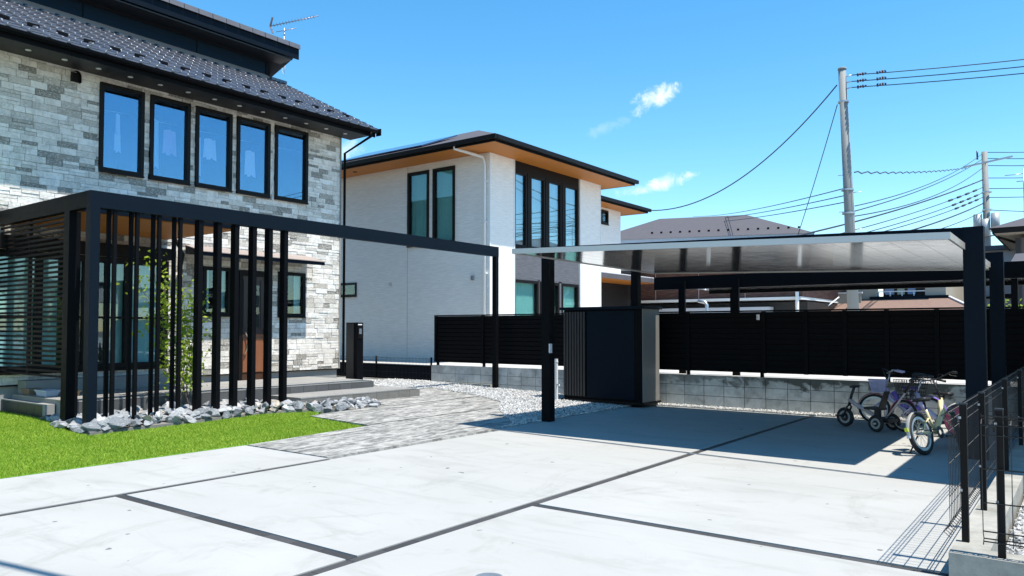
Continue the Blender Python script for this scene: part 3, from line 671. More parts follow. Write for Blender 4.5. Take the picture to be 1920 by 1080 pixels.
for k in range(22):
    y = RY1-.42-k*.45
    if y < 2.5: break
    p = roofpt(.165, y, .04); M().box(p.x-.02, p.x+.02, y-.09, y+.09, p.z, p.z+.05).build('snow_guard', 'black', SH)
for k in range(4): p = roofpt(1.0, 12.02, .05); M().beam(roofpt(.96, 11.95+k*.12, .07), roofpt(.96, 12.06+k*.12, .07), .15, .07).build('ridge_tile', 'rooftile', SH)
for k in range(14): M().ring((-13.82, 4.55+k*.56, 6.096), (0, 0, 1), .001, .045, .006, 14).build('soffit_vent', 'whitep', SH)
# upper wall and shed roof
M().box(-20, -17.1, 1.2, 11.98, 7.9, 8.9).build('upper_wall', 'upwall', SH)
M().box(-17.1, -17.085, 7.35, 7.375, 8.2, 8.8).box(-17.1, -17.085, 9.98, 10.0, 8.2, 8.8).box(-17.1, -17.08, 11.93, 11.99, 8.1, 8.8).build('wall_trim', 'navy', SH)
M().hexa([(-17.1, 1.2, 8.02), (-16.86, 1.2, 7.99), (-16.86, 12.0, 7.99), (-17.1, 12.0, 8.02), (-17.1, 1.2, 8.20), (-16.92, 1.2, 8.05), (-16.92, 12.0, 8.05), (-17.1, 12.0, 8.20)]).build('flashing', 'flash', SH)
def up(x): return 8.93+(x+16.45)*.33
for nm, a, b, dz0, dz1, mt in (('upper_soffit', -16.47, -19.8, -.20, -.17, 'soffitdark'), ('upper_roof', -16.45, -19.9, -.17, .0, 'navy')):
    M().hexa([(a, 1.0, up(a)+dz0), (a, 12.45, up(a)+dz0), (b, 12.45, up(b)+dz0), (b, 1.0, up(b)+dz0), (a, 1.0, up(a)+dz1), (a, 12.45, up(a)+dz1), (b, 12.45, up(b)+dz1), (b, 1.0, up(b)+dz1)]).build(nm, mt, SH)
M().box(-16.45, -16.42, 1.0, 12.47, 8.60, 8.90).build('upper_fascia', 'navy', SH)
M().box(-17.1, -16.47, 1.0, 12.3, 8.55, 8.58).build('upper_soffit', 'soffitdark', SH)
for k in range(26):
    y = 12.48-.36*(k+1)
    M().hexa([(-16.52, y+.008, 8.90), (-16.36, y+.008, 8.86), (-16.36, y+.355, 8.86), (-16.52, y+.355, 8.90), (-16.56, y+.008, 9.0), (-16.38, y+.008, 8.985), (-16.38, y+.355, 8.985), (-16.56, y+.355, 9.0)]).build('cap_tile', 'captile', SH)
# wall vent hood
hd = M()
for k in range(9):
    t = math.pi*k/8; 
V = []
for k in range(9):
    t = math.pi*k/8; yy, zz = 6.0+.075*math.cos(t), 5.97+.09*math.sin(t); V += [(FX, yy, zz), (FX+.09, yy, zz)]
for yy in (5.925, 6.075): V += [(FX, yy, 5.86), (FX+.09, yy, 5.86)]
hd.add(V, [(2*k, 2*k+1, 2*k+3, 2*k+2) for k in range(8)]+[(16, 17, 19, 18), (0, 20, 21, 1)]); hd.box(FX+.0, FX+.02, 5.93, 6.07, 5.87, 6.04); hd.build('vent_hood', 'frame', SH)
# ------------------------------------------------------------------ tv antenna
an = thing('tv_antenna', (-16.9, 12.3, 8.8), 'thin television antenna on a mast at the corner of the upper roof', 'antenna')
A0 = Vector((-17.3, 12.75, 0))
M().tube([(-17.1, 12.5, 8.55), (-17.1, 12.5, 9.62)], .014, 6).build('mast', 'steel', an)
b0, b1 = Vector((-17.3, 12.2, 9.62)), Vector((-16.35, 13.05, 9.95))
bo = M().tube([b0, b1], .010, 6); bo.tube([(-17.25, 12.35, 9.5), (-17.1, 12.5, 9.55), (-16.85, 12.7, 9.62)], .008, 6); bo.build('boom', 'copper', an)
dd = (b1-b0).normalized(); side = dd.cross(Vector((0, 0, 1))).normalized()
for k in range(14): p = b0+dd*(.1+k*.083); M().beam(p-side*.085+Vector((0, 0, .0)), p+side*.085, .008, .03).build('element', 'copper', an)
M().beam(b0+Vector((0, 0, -.0)), b0+Vector((.10, -.0, .22)), .05, .012).beam(b0, b0+Vector((.12, 0, -.22)), .05, .012).build('reflector', 'copper', an)
M().tube([(-17.2, 12.52, 8.75), (-17.25, 12.55, 8.5), (-17.12, 12.52, 8.35), (-17.05, 12.5, 8.6)], .006, 5).build('cable_loop', 'whitep', an)
# ------------------------------------------------------------------ pergola
PG = thing('pergola', (-11, 9, .12), 'long black metal pergola frame with upright slats and louvres before the stone house', 'pergola')
PX = -11.0
M().box(PX-.05, PX+.05, 4.86, 14.02, 3.20, 3.43).build('beam', 'navy', PG)
M().box(-17, PX-.05, 4.86, 4.96, 3.20, 3.43).build('beam', 'black', PG)
for x, y, w in ((PX, 4.92, .14), (-11.66, 4.93, .17), (PX, 13.95, .11)): M().box(x-w/2, x+w/2, y-w/2+.01, y+w/2, .0, 3.198).build('post', 'navy' if x == PX and y < 5 else 'black', PG)
ys = [5.22, 5.54, 5.87, 6.20]
for y in ys:
    M().box(PX-.02, PX+.03, y-.024, y+.024, .05, 3.198).build('slat', 'black', PG); M().box(PX-.20, PX-.15, y-.024, y+.024, .05, 3.215).build('slat', 'black', PG)
for y in (6.53, 6.85, 7.16, 7.49, 7.80, 8.11): M().box(PX-.10, PX+.03, y-.038, y+.038, .05, 3.198).build('slat', 'black', PG)
M().box(PX-.22, PX-.13, 4.98, 8.2, 3.216, 3.29).build('rail', 'black', PG)
for k in range(33): z = .80+k*.073; M().box(-16.9, -11.75, 4.905, 4.935, z, z+.032).build('louvre', 'black', PG)
for x in (-13.15, -14.7): M().box(x-.03, x+.03, 4.94, 4.98, .8, 3.2).build('louvre_rail', 'black', PG)
# ------------------------------------------------------------------ things on the terrace
def crate(x, y, z, w, d, h, mat, label, cat='crate'):
    t = thing('planter_box' if cat == 'planter' else 'storage_crate', (x, y, z), label, cat)
    M().hexa([(x-w*.42, y-d*.42, z), (x+w*.42, y-d*.42, z), (x+w*.42, y+d*.42, z), (x-w*.42, y+d*.42, z), (x-w/2, y-d/2, z+h), (x+w/2, y-d/2, z+h), (x+w/2, y+d/2, z+h), (x-w/2, y+d/2, z+h)]).build('body', mat, t)
    r = M(); r.box(x-w/2-.01, x+w/2+.01, y-d/2-.01, y-d/2+.015, z+h-.02, z+h+.004).box(x-w/2-.01, x+w/2+.01, y+d/2-.015, y+d/2+.01, z+h-.02, z+h+.004); r.build('rim', mat, t)
crate(-13.35, 5.32, TZ, .42, .2, .09, 'teal', 'pale blue plastic basin on the terrace floor beside the low wall', 'basin')
crate(-13.78, 5.25, TZ, .30, .18, .10, 'terracotta', 'small brown box left of the pale blue basin', 'planter')
crate(-14.0, 5.5, TZ, .2, .2, .12, 'flash', 'grey planter box behind the pale blue basin', 'planter')
crate(-13.0, 5.55, TZ, .22, .16, .09, 'terracotta', 'brown planter right of the pale blue basin under the louvres', 'planter')
# shrub between terrace and slats
sb = thing('shrub', (-11.75, 6.75, .12), 'slender bright green leafy shrub growing behind the black slats', 'shrub')
st = M(); tips = []
for k in range(9):
    a = random.uniform(0, 6.28); p = Vector((-11.75+.08*math.cos(a), 6.75+.1*math.sin(a), .12)); pts = [p.copy()]
    lean = Vector((random.uniform(-.05, .05), random.uniform(-.06, .075), 0)); n = random.randint(7, 12)
    for j in range(n):
        p = p+Vector((lean.x*.55+random.gauss(0, .02), lean.y*.9+random.gauss(0, .03), .21)); pts.append(p.copy())
    st.tube(pts, .011, 5, .003); tips += [(q, j/len(pts)) for j, q in enumerate(pts) if q.z > .55]
st.build('stem', 'bark', sb)
lf = M()
for q, t in tips:
    for _ in range(28 if q.z < 1.9 else 20):
        c = q+Vector((random.gauss(0, .10), random.gauss(0, .12), random.gauss(0, .11))); a = Vector((random.gauss(0, 1), random.gauss(0, 1), random.gauss(0, .6))).normalized(); b = a.cross(Vector((random.gauss(0, 1), random.gauss(0, 1), random.gauss(0, 1)))).normalized()
        l = random.uniform(.028, .05); w = l*.5; lf.add([c-a*l, c+b*w, c+a*l, c-b*w], [(0, 1, 2, 3)])
lf.build('leaves', 'leaf', sb, kind='stuff')
# ------------------------------------------------------------------ intercom and letterbox pillar
ip = thing('intercom_pillar', (-13.2, 11.6, .3), 'tall black letterbox pillar with intercom beside the stone house corner', 'pillar')
M().box(-13.42, -13.05, 11.56, 11.74, .25, 1.66).build('body', 'black', ip)
M().box(-13.40, -13.16, 11.548, 11.56, .30, 1.64).build('front_panel', 'hdpe', ip)
M().box(-13.05, -13.035, 11.58, 11.72, 1.30, 1.58).build('letterbox_flap', 'frame', ip)
M().box(-13.035, -13.025, 11.60, 11.67, 1.40, 1.52).build('intercom', 'steel', ip)
M().box(-13.05, -13.043, 11.58, 11.70, 1.60, 1.625).build('name_plate', 'whitep', ip)
# ------------------------------------------------------------------ block wall and fence
WY = 14.1; WT = .615
BW = thing('block_wall', (-6.5, 14.15, 0), 'low grey concrete block wall carrying the black privacy fence', 'wall')
M().box(-13.14, 1.5, WY+.008, WY+.11, -.1, WT-.004).build('core', 'mortar', BW)
ms = []
for r in range(4):
    z1 = WT-.2*r; x = -13.16
    while x < 1.5: ms.append(bmat(x+.005, x+.395, WY-.004, WY+.12, z1-.191, z1)); x += .4
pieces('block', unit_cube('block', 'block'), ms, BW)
M().box(-17.5, -11.2, 14.02, 14.095, .02, .21).build('kerb', 'curb', kind='structure')
FN = thing('privacy_fence', (-6.5, 14.2, .7), 'long black horizontal slat privacy fence on top of the block wall', 'fence')
px = [-13.05, -11.53, -9.6, -7.9, -6.3, -4.80, -4.04, -3.38, -2.71, -1.96, -1.2, -.4, .5, 1.4]
ms = []
for i in range(len(px)-1):
    n = 11
    for k in range(n):
        z = .735+k*.1; ms.append(bmat(px[i]+.04, px[i+1]-.04, WY+.045, WY+.07, z, z+.085, Matrix.Rotation(.10, 4, 'X')))
pieces('slat', unit_cube('slat', 'black'), ms, FN)
M().box(-13.1, 1.4, WY+.085, WY+.09, .72, 1.83).build('backing_sheet', 'black', FN)
M().box(-13.1, 1.4, WY+.03, WY+.09, 1.835, 1.862).build('top_rail', 'black', FN)
M().box(-13.1, 1.4, WY+.03, WY+.09, .695, .72).build('bottom_rail', 'black', FN)
for x in px: M().box(x-.035, x+.035, WY+.02, WY+.08, .69, 1.833).build('upright', 'black', FN)
for x in (-12.98, -11.5, -9.6, -8.05, -6.3, -4.84, -2.7, -1.0): M().box(x-.03, x+.03, WY+.03, WY+.075, WT, .72).build('post', 'black', FN)
M().box(-4.92, -4.87, WY+.0, WY+.018, 1.68, 1.78).build('tag_plate', 'whitep', FN)
M().prism([(-60, WY+.12), (60, WY+.12), (60, 90), (-60, 90)], -.1, .6).build('raised_lot', 'lot', kind='structure')
# small mesh fence before the white house
def mesh_run(t, a, b, z0, z1, pitch=.075, zs=None, r=.0022, off=(0, 0), fold=True):
    a, b = Vector((*a, 0)), Vector((*b, 0)); d = (b-a).normalized(); L = (b-a).length; nrm = Vector((-d.y, d.x, 0)); m = M()
    n = int(L/pitch)
    for i in range(n+1):
        p = a+d*(i*pitch)
        if fold: m.tube([p+Vector((0, 0, z0)), p+nrm*.035+Vector((0, 0, z0+.03)), p+Vector((0, 0, z0+.07)), p+Vector((0, 0, z1-.07)), p+nrm*.035+Vector((0, 0, z1-.035)), p+Vector((0, 0, z1))], r, 4, cap=False)
        else: m.tube([p+Vector((0, 0, z0)), p+Vector((0, 0, z1))], r, 4, cap=False)
    for z in zs or (): m.tube([a+Vector((0, 0, z)), b+Vector((0, 0, z))], r*1.25, 5)
    if fold:
        for z in (z0+.03, z1-.035): m.tube([a+nrm*.035+Vector((0, 0, z)), b+nrm*.035+Vector((0, 0, z))], r*1.2, 5)
    return m.build('wire_panel', 'hdpe', t)
mf = thing('mesh_fence', (-14.5, 14.15, .2), 'low black wire mesh fence with dark lower sheet before the white house wall', 'fence')
mesh_run(mf, (-19, 14.13), (-13.2, 14.13), .24, .78, .05, (.27, .4, .6, .76), .0028, fold=False)
M().box(-19, -13.2, 14.16, 14.17, .21, .57).build('screen_sheet', 'navy', mf)
M().box(-19, -13.2, 14.12, 14.15, .55, .585).build('rail', 'black', mf)
for x in (-13.2, -15.2, -17.2): M().tube([(x, 14.14, .18), (x, 14.14, .80)], .026, 10).build('post', 'black', mf)
# ------------------------------------------------------------------ shed
sd = thing('storage_shed', (-7.7, 13.5, .08), 'black steel garden storage shed standing under the carport edge', 'shed')
M().box(-8.62, -6.82, 13.22, 13.9, .10, 1.90).build('body', 'black', sd)
M().box(-8.68, -6.76, 13.15, 13.95, 1.90, 1.955).build('roof', 'navy', sd)
M().box(-6.82, -6.805, 13.2, 13.9, .10, 1.90).build('side_panel', 'shedside', sd)
for k in range(8): M().box(-8.60+k*.066, -8.60+k*.066+.045, 13.175, 13.22, .16, 1.86).build('rib', 'ribgrey', sd)
M().box(-8.05, -6.98, 13.185, 13.218, .14, 1.87).build('door', 'navy', sd)
M().box(-6.98, -6.83, 13.19, 13.218, .12, 1.87).build('door_post', 'black', sd)
M().box(-8.66, -6.78, 13.17, 13.92, .055, .10).build('base', 'frame', sd)
# water stand pipe
wp = thing('water_tap', (-8.95, 12.9, .05), 'thin white garden tap standpipe between carport post and shed', 'tap')
M().box(-8.72, -8.67, 13.02, 13.07, .05, .90).build('pipe', 'whitep', wp); M().tube([(-8.69, 13.04, .38), (-8.58, 12.98, .38), (-8.56, 12.97, .33)], .014, 8).build('spout', 'steel', wp)
M().beam((-8.72, 13.04, .84), (-8.66, 13.04, .84), .05, .015).build('handle', 'whitep', wp)
# ------------------------------------------------------------------ carport
CP = thing('carport', (-4, 11.8, 0), 'large black two car carport with thin silver roof slab in front of the fence', 'carport')
def tl(x): return 2.86-(x+7.1)*.0262
def cz(x, y): return 2.635-(x+6.85)*.033-(y-9.1)*.007
for x, y, w, d in ((-7.08, 10.38, .16, .15), (-7.0, 13.3, .15, .13), (-1.04, 10.38, .21, .16), (-1.05, 13.3, .18, .13)):
    P_ = M().box(x-w/2, x+w/2, y-d/2, y+d/2, 0, tl(x)-(.0 if y < 11 else .06)).build('post', 'navy' if x > -2 else 'black', CP)
    if x < -3: M().box(x+w/2-.01, x+w/2+.012, y-d/2-.006, y-d/2+.06, 1.12, 1.27).build('control_plate', 'lbl', P_)
for y, dz in ((10.38, 0), (13.3, -.06)):
    x0, x1 = -7.0, -1.14
    M().hexa([(x0, y-.06, tl(x0)-.17+dz), (x1, y-.06, tl(x1)-.17+dz), (x1, y+.06, tl(x1)-.17+dz), (x0, y+.06, tl(x0)-.17+dz), (x0, y-.06, tl(x0)+dz-.003), (x1, y-.06, tl(x1)+dz-.003), (x1, y+.06, tl(x1)+dz-.003), (x0, y+.06, tl(x0)+dz-.003)]).build('beam', 'navy', CP)
X0, X1, Y0, Y1 = -6.86, -1.12, 9.1, 13.76
npan = 19; pw = (X1-X0)/npan
for k in range(npan):
    a, b = X0+.03+k*(pw-.0032), X0+.03+(k+1)*(pw-.0032)-.0035
    M().hexa([(a, Y0+.03, cz(a, Y0)+.012), (b, Y0+.03, cz(b, Y0)+.012), (b, Y1-.03, cz(b, Y1)+.012), (a, Y1-.03, cz(a, Y1)+.012), (a, Y0+.03, cz(a, Y0)+.05), (b, Y0+.03, cz(b, Y0)+.05), (b, Y1-.03, cz(b, Y1)+.05), (a, Y1-.03, cz(a, Y1)+.05)]).build('roof_panel', 'deck', CP)
def edge(xa, ya, xb, yb, w=.03):
    M().hexa([(xa, ya, cz(xa, ya)), (xb, ya, cz(xb, ya)), (xb, yb, cz(xb, yb)), (xa, yb, cz(xa, yb)), (xa, ya, cz(xa, ya)+.075), (xb, ya, cz(xb, ya)+.075), (xb, yb, cz(xb, yb)+.075), (xa, yb, cz(xa, yb)+.075)]).build('roof_edge', 'deckedge', CP)
edge(X0, Y0, X1, Y0+.03); edge(X0, Y1-.03, X1, Y1); edge(X0, Y0+.03, X0+.03, Y1-.03); edge(X1-.03, Y0+.03, X1, Y1-.03)
M().hexa([(X0+.03, Y0+.03, cz(X0, Y0)+.055), (X1-.03, Y0+.03, cz(X1, Y0)+.055), (X1-.03, Y1-.03, cz(X1, Y1)+.055), (X0+.03, Y1-.03, cz(X0, Y1)+.055), (X0+.03, Y0+.03, cz(X0, Y0)+.07), (X1-.03, Y0+.03, cz(X1, Y0)+.07), (X1-.03, Y1-.03, cz(X1, Y1)+.07), (X0+.03, Y1-.03, cz(X0, Y1)+.07)]).build('roof_sheet', 'black', CP)
# neighbour's carport and lean-to, plus an unseen roof added for its shade
NC = thing('carport', (-4, 16, .6), 'black carport of the neighbour standing behind the privacy fence', 'carport')
M().box(-7.29, 1.2, 14.66, 14.76, 2.33, 2.60).build('beam', 'black', NC); M().box(-7.29, 1.2, 17.6, 17.7, 2.36, 2.58).build('beam', 'black', NC)
M().box(-7.25, 1.2, 16.3, 17.6, 2.44, 2.52).build('roof', 'deck', NC)
for x in (-6.64, -5.51, .9): M().box(x-.07, x+.07, 14.6, 14.655, .6, 2.5).build('post', 'black', NC)
for x in (-6.64, .9): M().box(x-.07, x+.07, 17.45, 17.59, .6, 2.36).build('post', 'black', NC)
shade_roof = thing('carport', (2, 11.5, 0), 'unseen flat roof added at the right to cast shade beside the bicycles', 'carport')  # out-of-view roof added to throw shade beside the bicycles; no carport seen there
M().box(-.42, 5, 8.55, 14.0, 3.10, 3.2).build('roof', 'deckedge', shade_roof)
for x, y in ((4.6, 9.2), (4.6, 13.4)): M().box(x-.08, x+.08, y-.08, y+.08, 0, 3.1).build('post', 'black', shade_roof)
R2 = thing('lean_to_roof', (-.2, 16.5, .6), 'small grey lean-to roof on dark posts behind the fence corner', 'roof')
M().hexa([(-1.1, 15.8, 2.46), (1.6, 15.8, 2.46), (1.6, 18, 2.9), (-1.1, 18, 2.9), (-1.1, 15.8, 2.56), (1.6, 15.8, 2.56), (1.6, 18, 3.0), (-1.1, 18, 3.0)]).build('roof', 'slate', R2)
M().box(-1.12, 1.6, 15.76, 15.79, 2.44, 2.58).build('fascia', 'whitep', R2)
for x in (-1.0, -.7, 1.0): M().box(x-.05, x+.05, 15.9, 16.0, .6, 2.47).build('post', 'black', R2)
# ------------------------------------------------------------------ curb wall and mesh fence on the right
CW = thing('curb_wall', (-.6, 9, 0), 'low cast concrete curb wall under the black mesh fence at the right', 'low wall')
M().box(-.70, -.50, 5.33, 14.08, -.1, .15).build('long_side', 'curb', CW); M().box(-.50, 3.0, 5.33, 5.53, -.1, .148).build('short_side', 'curb', CW)
MF = thing('mesh_fence', (-.6, 8, .15), 'black wire mesh boundary fence turning a corner at the right edge', 'fence')
for x, y in ((-.645, 5.66), (-.645, 6.73), (-.645, 8.74), (-.645, 10.75), (-.645, 12.76), (-.43, 5.40), (1.5, 5.40)):
    p = M().box(x-.020, x+.020, y-.020, y+.020, .15, 1.02).build('post', 'frame', MF)
    M().box(x-.022, x+.022, y-.022, y+.022, 1.02, 1.03).build('cap', 'hdpe', p); M().box(x-.024, x-.010, y-.026, y-.0205, .93, .945).build('clip', 'steel', p); M().box(x-.024, x-.010, y-.026, y-.0205, .47, .485).build('clip', 'steel', p)
mesh_run(MF, (-.70, 5.42), (-.70, 14.0), .22, 1.0, .07, (.24, .30, .47, .67, .87, .93, .985), .0028)
mesh_run(MF, (-.52, 5.36), (3.0, 5.36), .22, 1.0, .075, (.24, .30, .47, .67, .87, .93, .985), .0034)
# ------------------------------------------------------------------ white house
WH = thing('white_house', (-16, 19, .6), 'white two storey neighbour house with cedar soffits and dark window strip', 'house')
XF, YF = -12.82, 16.0
hy = [(-15.88, -15.06, 3.95, 6.08), (-14.87, -14.07, 3.95, 6.08), (-18.95, -18.12, 2.56, 2.94)]
w = wall('y', YF, YF+.15, -20.3, XF-.0, .6, 6.30, hy); w.box(-20.3, -20.15, YF+.15, 21.9, .6, 6.3)
wx = wall('x', XF-.15, XF, YF+.15, 21.9, .6, 6.30, [(17.14, 20.60, .65, 6.30)], w); w.box(-20.15, XF-.15, 21.75, 21.9, .6, 6.3); w.build('wall', 'whiteside', WH)
for y_ in (17.10, 20.6, 21.86, YF): M().box(XF, XF+.014, y_, y_+.04, .6, 6.3).build('corner_trim', 'whitep', WH)
M().box(-15.905, -15.895, YF-.006, YF, .6, 6.3).build('panel_joint', 'greyp', WH)
for h in hy[:2]: window(WH, 'y', YF, -1, *h, fw=.06, g='glass2', curtain='curtain2', room=.7)
window(WH, 'y', YF, -1, *hy[2], fw=.04, g='glass2', room=.7)
# recessed dark strip with windows
M().box(XF-.16, XF-.05, 17.14, 20.6, 2.97, 3.80).build('spandrel', 'greyside', WH)
M().box(XF-.16, XF-.04, 17.14, 20.6, 6.02, 6.30).build('header', 'frame', WH)
M().box(XF-.055, XF-.045, 18.8, 18.81, 2.97, 3.8).build('panel_joint', 'black', WH)
u4 = [(17.14, 17.80), (17.92, 18.72), (18.84, 19.62), (19.74, 20.60)]
for a, b in u4: window(WH, 'x', XF-.06, 1, a+.03, b-.03, 3.86, 6.0, fw=.06, g='glass3', curtain='curtain', cw=1.0, room=.6, sill=False)
for y in (17.86, 18.78, 19.68): M().box(XF-.15, XF-.02, y-.05, y+.05, 3.8, 6.02).build('mullion_post', 'frame', WH)
M().box(XF-.16, XF-.0, 17.14, 20.6, 3.80, 3.86).build('window_ledge', 'frame', WH)
for a, b in ((17.18, 18.35), (18.45, 19.45), (19.62, 20.56)): window(WH, 'x', XF-.06, 1, a, b, .9, 2.9, fw=.06, g='glass2', curtain='curtain2', cw=1.0, room=.6, sill=False)
M().box(XF-.15, XF-.05, 17.14, 20.6, .6, .88).box(XF-.15, XF-.05, 18.36, 18.44, .88, 2.96).box(XF-.15, XF-.05, 19.46, 19.61, .88, 2.96).box(XF-.15, XF-.05, 17.14, 20.6, 2.92, 2.968).build('lower_wall', 'greyside', WH)
# second body
B2 = -14.0
w = wall('x', B2-.15, B2, 21.92, 25.4, 3.3, 5.95, [(23.95, 24.45, 5.35, 5.85)]); w.box(-20.3, B2-.15, 25.25, 25.4, 3.3, 5.95); w.build('rear_wall', 'whiteside', WH)
window(WH, 'x', B2, 1, 23.97, 24.43, 5.37, 5.84, fw=.05, g='glass2', room=.5)
M().box(B2-.6, B2-.5, 21.92, 27.5, .6, 3.27).build('porch_wall', 'soffitdark', WH)
M().box(B2-.5, B2-.45, 24.0, 24.7, .7, 2.8).build('porch_door', 'orange', WH)
M().box(B2-.5, -13.0, 21.92, 26.9, 3.27, 3.30).build('porch_soffit', 'soffitwood', WH)
M().box(-13.0, -12.95, 21.92, 26.9, 3.25, 3.42).box(B2-.5, -13.0, 26.85, 26.9, 3.3, 3.42).build('porch_fascia', 'slate', WH)
M().hexa([(B2-.5, 21.92, 3.42), (-12.95, 21.92, 3.42), (-12.95, 26.9, 3.42), (B2-.5, 26.9, 3.42), (B2-.5, 21.92, 3.62), (-12.95, 21.92, 3.45), (-12.95, 26.9, 3.45), (B2-.5, 26.9, 3.62)]).build('porch_roof', 'palew', WH)
def hiproof(t, x0, x1, y0, y1, ze, ef, zr, rx0, rx1, ry, soff, fas, top, wx0, wx1, wy0, wy1, gut=None):
    M().box(x0, x1, y0, y1, ze-.03, ze).build('soffit', soff, t)
    f = M(); f.box(x1, x1+.03, y0-.03, y1+.03, ze-.035, ze+ef).box(x0-.03, x0, y0-.03, y1+.03, ze-.035, ze+ef).box(x0, x1, y0-.03, y0, ze-.035, ze+ef).box(x0, x1, y1, y1+.03, ze-.035, ze+ef); f.build('fascia', fas, t)
    z = ze+ef+.002; V = [(x0-.05, y0-.05, z), (x1+.05, y0-.05, z), (x1+.05, y1+.05, z), (x0-.05, y1+.05, z), (rx0, ry, zr), (rx1, ry, zr)]
    V += [(a, b, c-.04) for a, b, c in V]
    M().add(V, [(0, 1, 5, 4), (1, 2, 5), (2, 3, 4, 5), (3, 0, 4), (7, 6, 10, 11), (8, 7, 11), (9, 8, 11, 10), (6, 9, 10), (0, 6, 7, 1), (1, 7, 8, 2), (2, 8, 9, 3), (3, 9, 6, 0)]).build('roof', top, t)
    if gut: 
        gm = M().box(x0-.1, x1+.12, y0-.13, y0-.035, ze+.02, ze+.13).box(x1+.035, x1+.13, y0-.035, y1+.12, ze+.02, ze+.13); gm.build('gutter', gut, t)
hiproof(WH, -23.5, -11.95, 15.12, 22.6, 6.33, .15, 7.95, -16.3, -15.6, 18.9, 'soffitwood', 'black', 'slate', 0, 0, 0, 0, 'frame')
hiproof(WH, -20.9, -13.35, 22.65, 26.3, 5.98, .14, 6.5, -19.5, -15.5, 24.5, 'soffitwood', 'black', 'slate', 0, 0, 0, 0, 'frame')
pvn = Vector((0, 3.78, 1.52)).normalized()
for k in range(4):
    for j in range(1):
        x = -18.6+k*.98
        P0 = Vector((x, 15.35+j*1.7, 6.50+(.28+j*1.7)*.394+.005)); 
        e = Vector((0, 1, .394)).normalized(); n_ = Vector((0, -.394, 1)).normalized(); q = [P0, P0+Vector((.95, 0, 0)), P0+Vector((.95, 0, 0))+e*1.62, P0+e*1.62]
        M().hexa(q+[v+n_*.035 for v in q]).build('solar_panel', 'pv', WH)
M().tube([(-13.3, 15.1, 6.42), (-13.3, 15.1, 6.30), (-12.95, 15.88, 6.16), (-12.93, 15.93, 6.0), (-12.93, 15.93, .6)], .04, 10).build('downpipe', 'whitep', WH)
for z in (5.5, 4.4, 3.0, 1.8): M().box(-12.99, -12.87, 15.9, 16.0, z, z+.03).build('pipe_bracket', 'whitep', WH)
M().box(-13.42, -13.34, 15.93, 16.0, 2.85, 2.97).build('wall_light', 'steel', WH)
M().ring((-16.6, YF-.008, 2.85), (0, 1, 0), .045, .055, .012, 16).build('vent_ring', 'greyp', WH)
for x in (-19.1, -17.7): M().ring((x, 15.55, 6.295), (0, 0, 1), .03, .07, .01, 14).build('soffit_vent', 'frame', WH)
# ------------------------------------------------------------------ houses further off
def boxhouse(name, loc, label, wallmat, parts):
    t = thing(name, loc, label, 'house'); parts(t); return t
def rot_hip(t, o, rz, w, d, ze, zr, inset, oh, wallm, roofm, fasc, z0=.6):
    R_ = Matrix.Translation(o) @ Matrix.Rotation(rz, 4, 'Z')
    def B(x0, x1, y0, y1, a, b, nm, mt):
        p = [R_ @ Vector(q) for q in ((x0, y0, a), (x1, y0, a), (x1, y1, a), (x0, y1, a), (x0, y0, b), (x1, y0, b), (x1, y1, b), (x0, y1, b))]; return M().hexa(p).build(nm, mt, t)
    B(oh, w-oh, oh, d-oh, z0, ze, 'wall', wallm); B(0, w, 0, d, ze-.01, ze+.02, 'soffit', 'palew')
    f = [(0, w, -.04, 0), (0, w, d, d+.04), (-.04, 0, 0, d), (w, w+.04, 0, d)]
    for a in f: B(*a, ze-.05, ze+.18, 'fascia', fasc)
    z = ze+.182; V = [(-.08, -.08, z), (w+.08, -.08, z), (w+.08, d+.08, z), (-.08, d+.08, z), (inset, d/2, zr), (w-inset, d/2, zr)]; V = [R_ @ Vector(v) for v in V]
    M().add(V, [(0, 1, 5, 4), (1, 2, 5), (2, 3, 4, 5), (3, 0, 4), (3, 2, 1, 0)]).build('roof', roofm, t)
    return R_
GH = thing('grey_roofed_house', (-16, 42, .6), 'house with a broad grey hipped roof seen above the carport', 'house')
RR = rot_hip(GH, Vector((-22.5, 37.2, 0)), math.radians(18.8), 11.85, 8.6, 6.35, 8.25, 3.4, .7, 'beige', 'slate', 'palew')
for k in range(16):
    for j in (0, 1):
        p = RR @ Vector((3.4+k*.52, .95+.0*j+(k % 2)*0, 6.35+.182+.95*.40)); M().box(p.x-.05, p.x+.05, p.y-.04, p.y+.04, p.z+.02, p.z+.12).build('snow_guard', 'black', GH) if j == 0 else None
BC = thing('brown_clad_house', (-11, 29, .6), 'low house front with red brown timber cladding behind the carport', 'house')
M().box(-16, -7.95, 27.5, 33, 2.66, 3.75).build('cladding', 'brownside', BC); M().box(-16.05, -7.95, 27.3, 33, 2.56, 2.655).build('white_band', 'whitep', BC)
M().box(-15.9, -7.9, 27.9, 33, .6, 2.5).build('lower_wall', 'soffitdark', BC); M().box(-14.4, -9.1, 27.4, 27.88, 1.5, 2.32).build('garage_wall', 'palew', BC)
for x in (-13.6, -11.8, -10.0): M().box(x-.01, x+.01, 27.485, 27.5, 2.66, 3.75).build('cladding_joint', 'rosegrey', BC)
M().hexa([(-16.3, 27.0, 3.75), (-7.5, 27.0, 3.75), (-7.5, 33.2, 3.75), (-16.3, 33.2, 3.75), (-16.3, 27.0, 3.85), (-7.5, 27.0, 3.85), (-8.5, 33.2, 4.1), (-15.3, 33.2, 4.1)]).build('roof', 'slate', BC)
M().tube([(-8.25, 27.3, 3.3), (-8.25, 27.2, 3.05), (-8.05, 27.2, 2.85), (-8.05, 27.2, .6)], .06, 8).build('downpipe', 'whitep', BC)
ex = thing('vent_pipe', (-8.4, 20, .6), 'small grey bent vent pipe above the privacy fence', 'pipe')
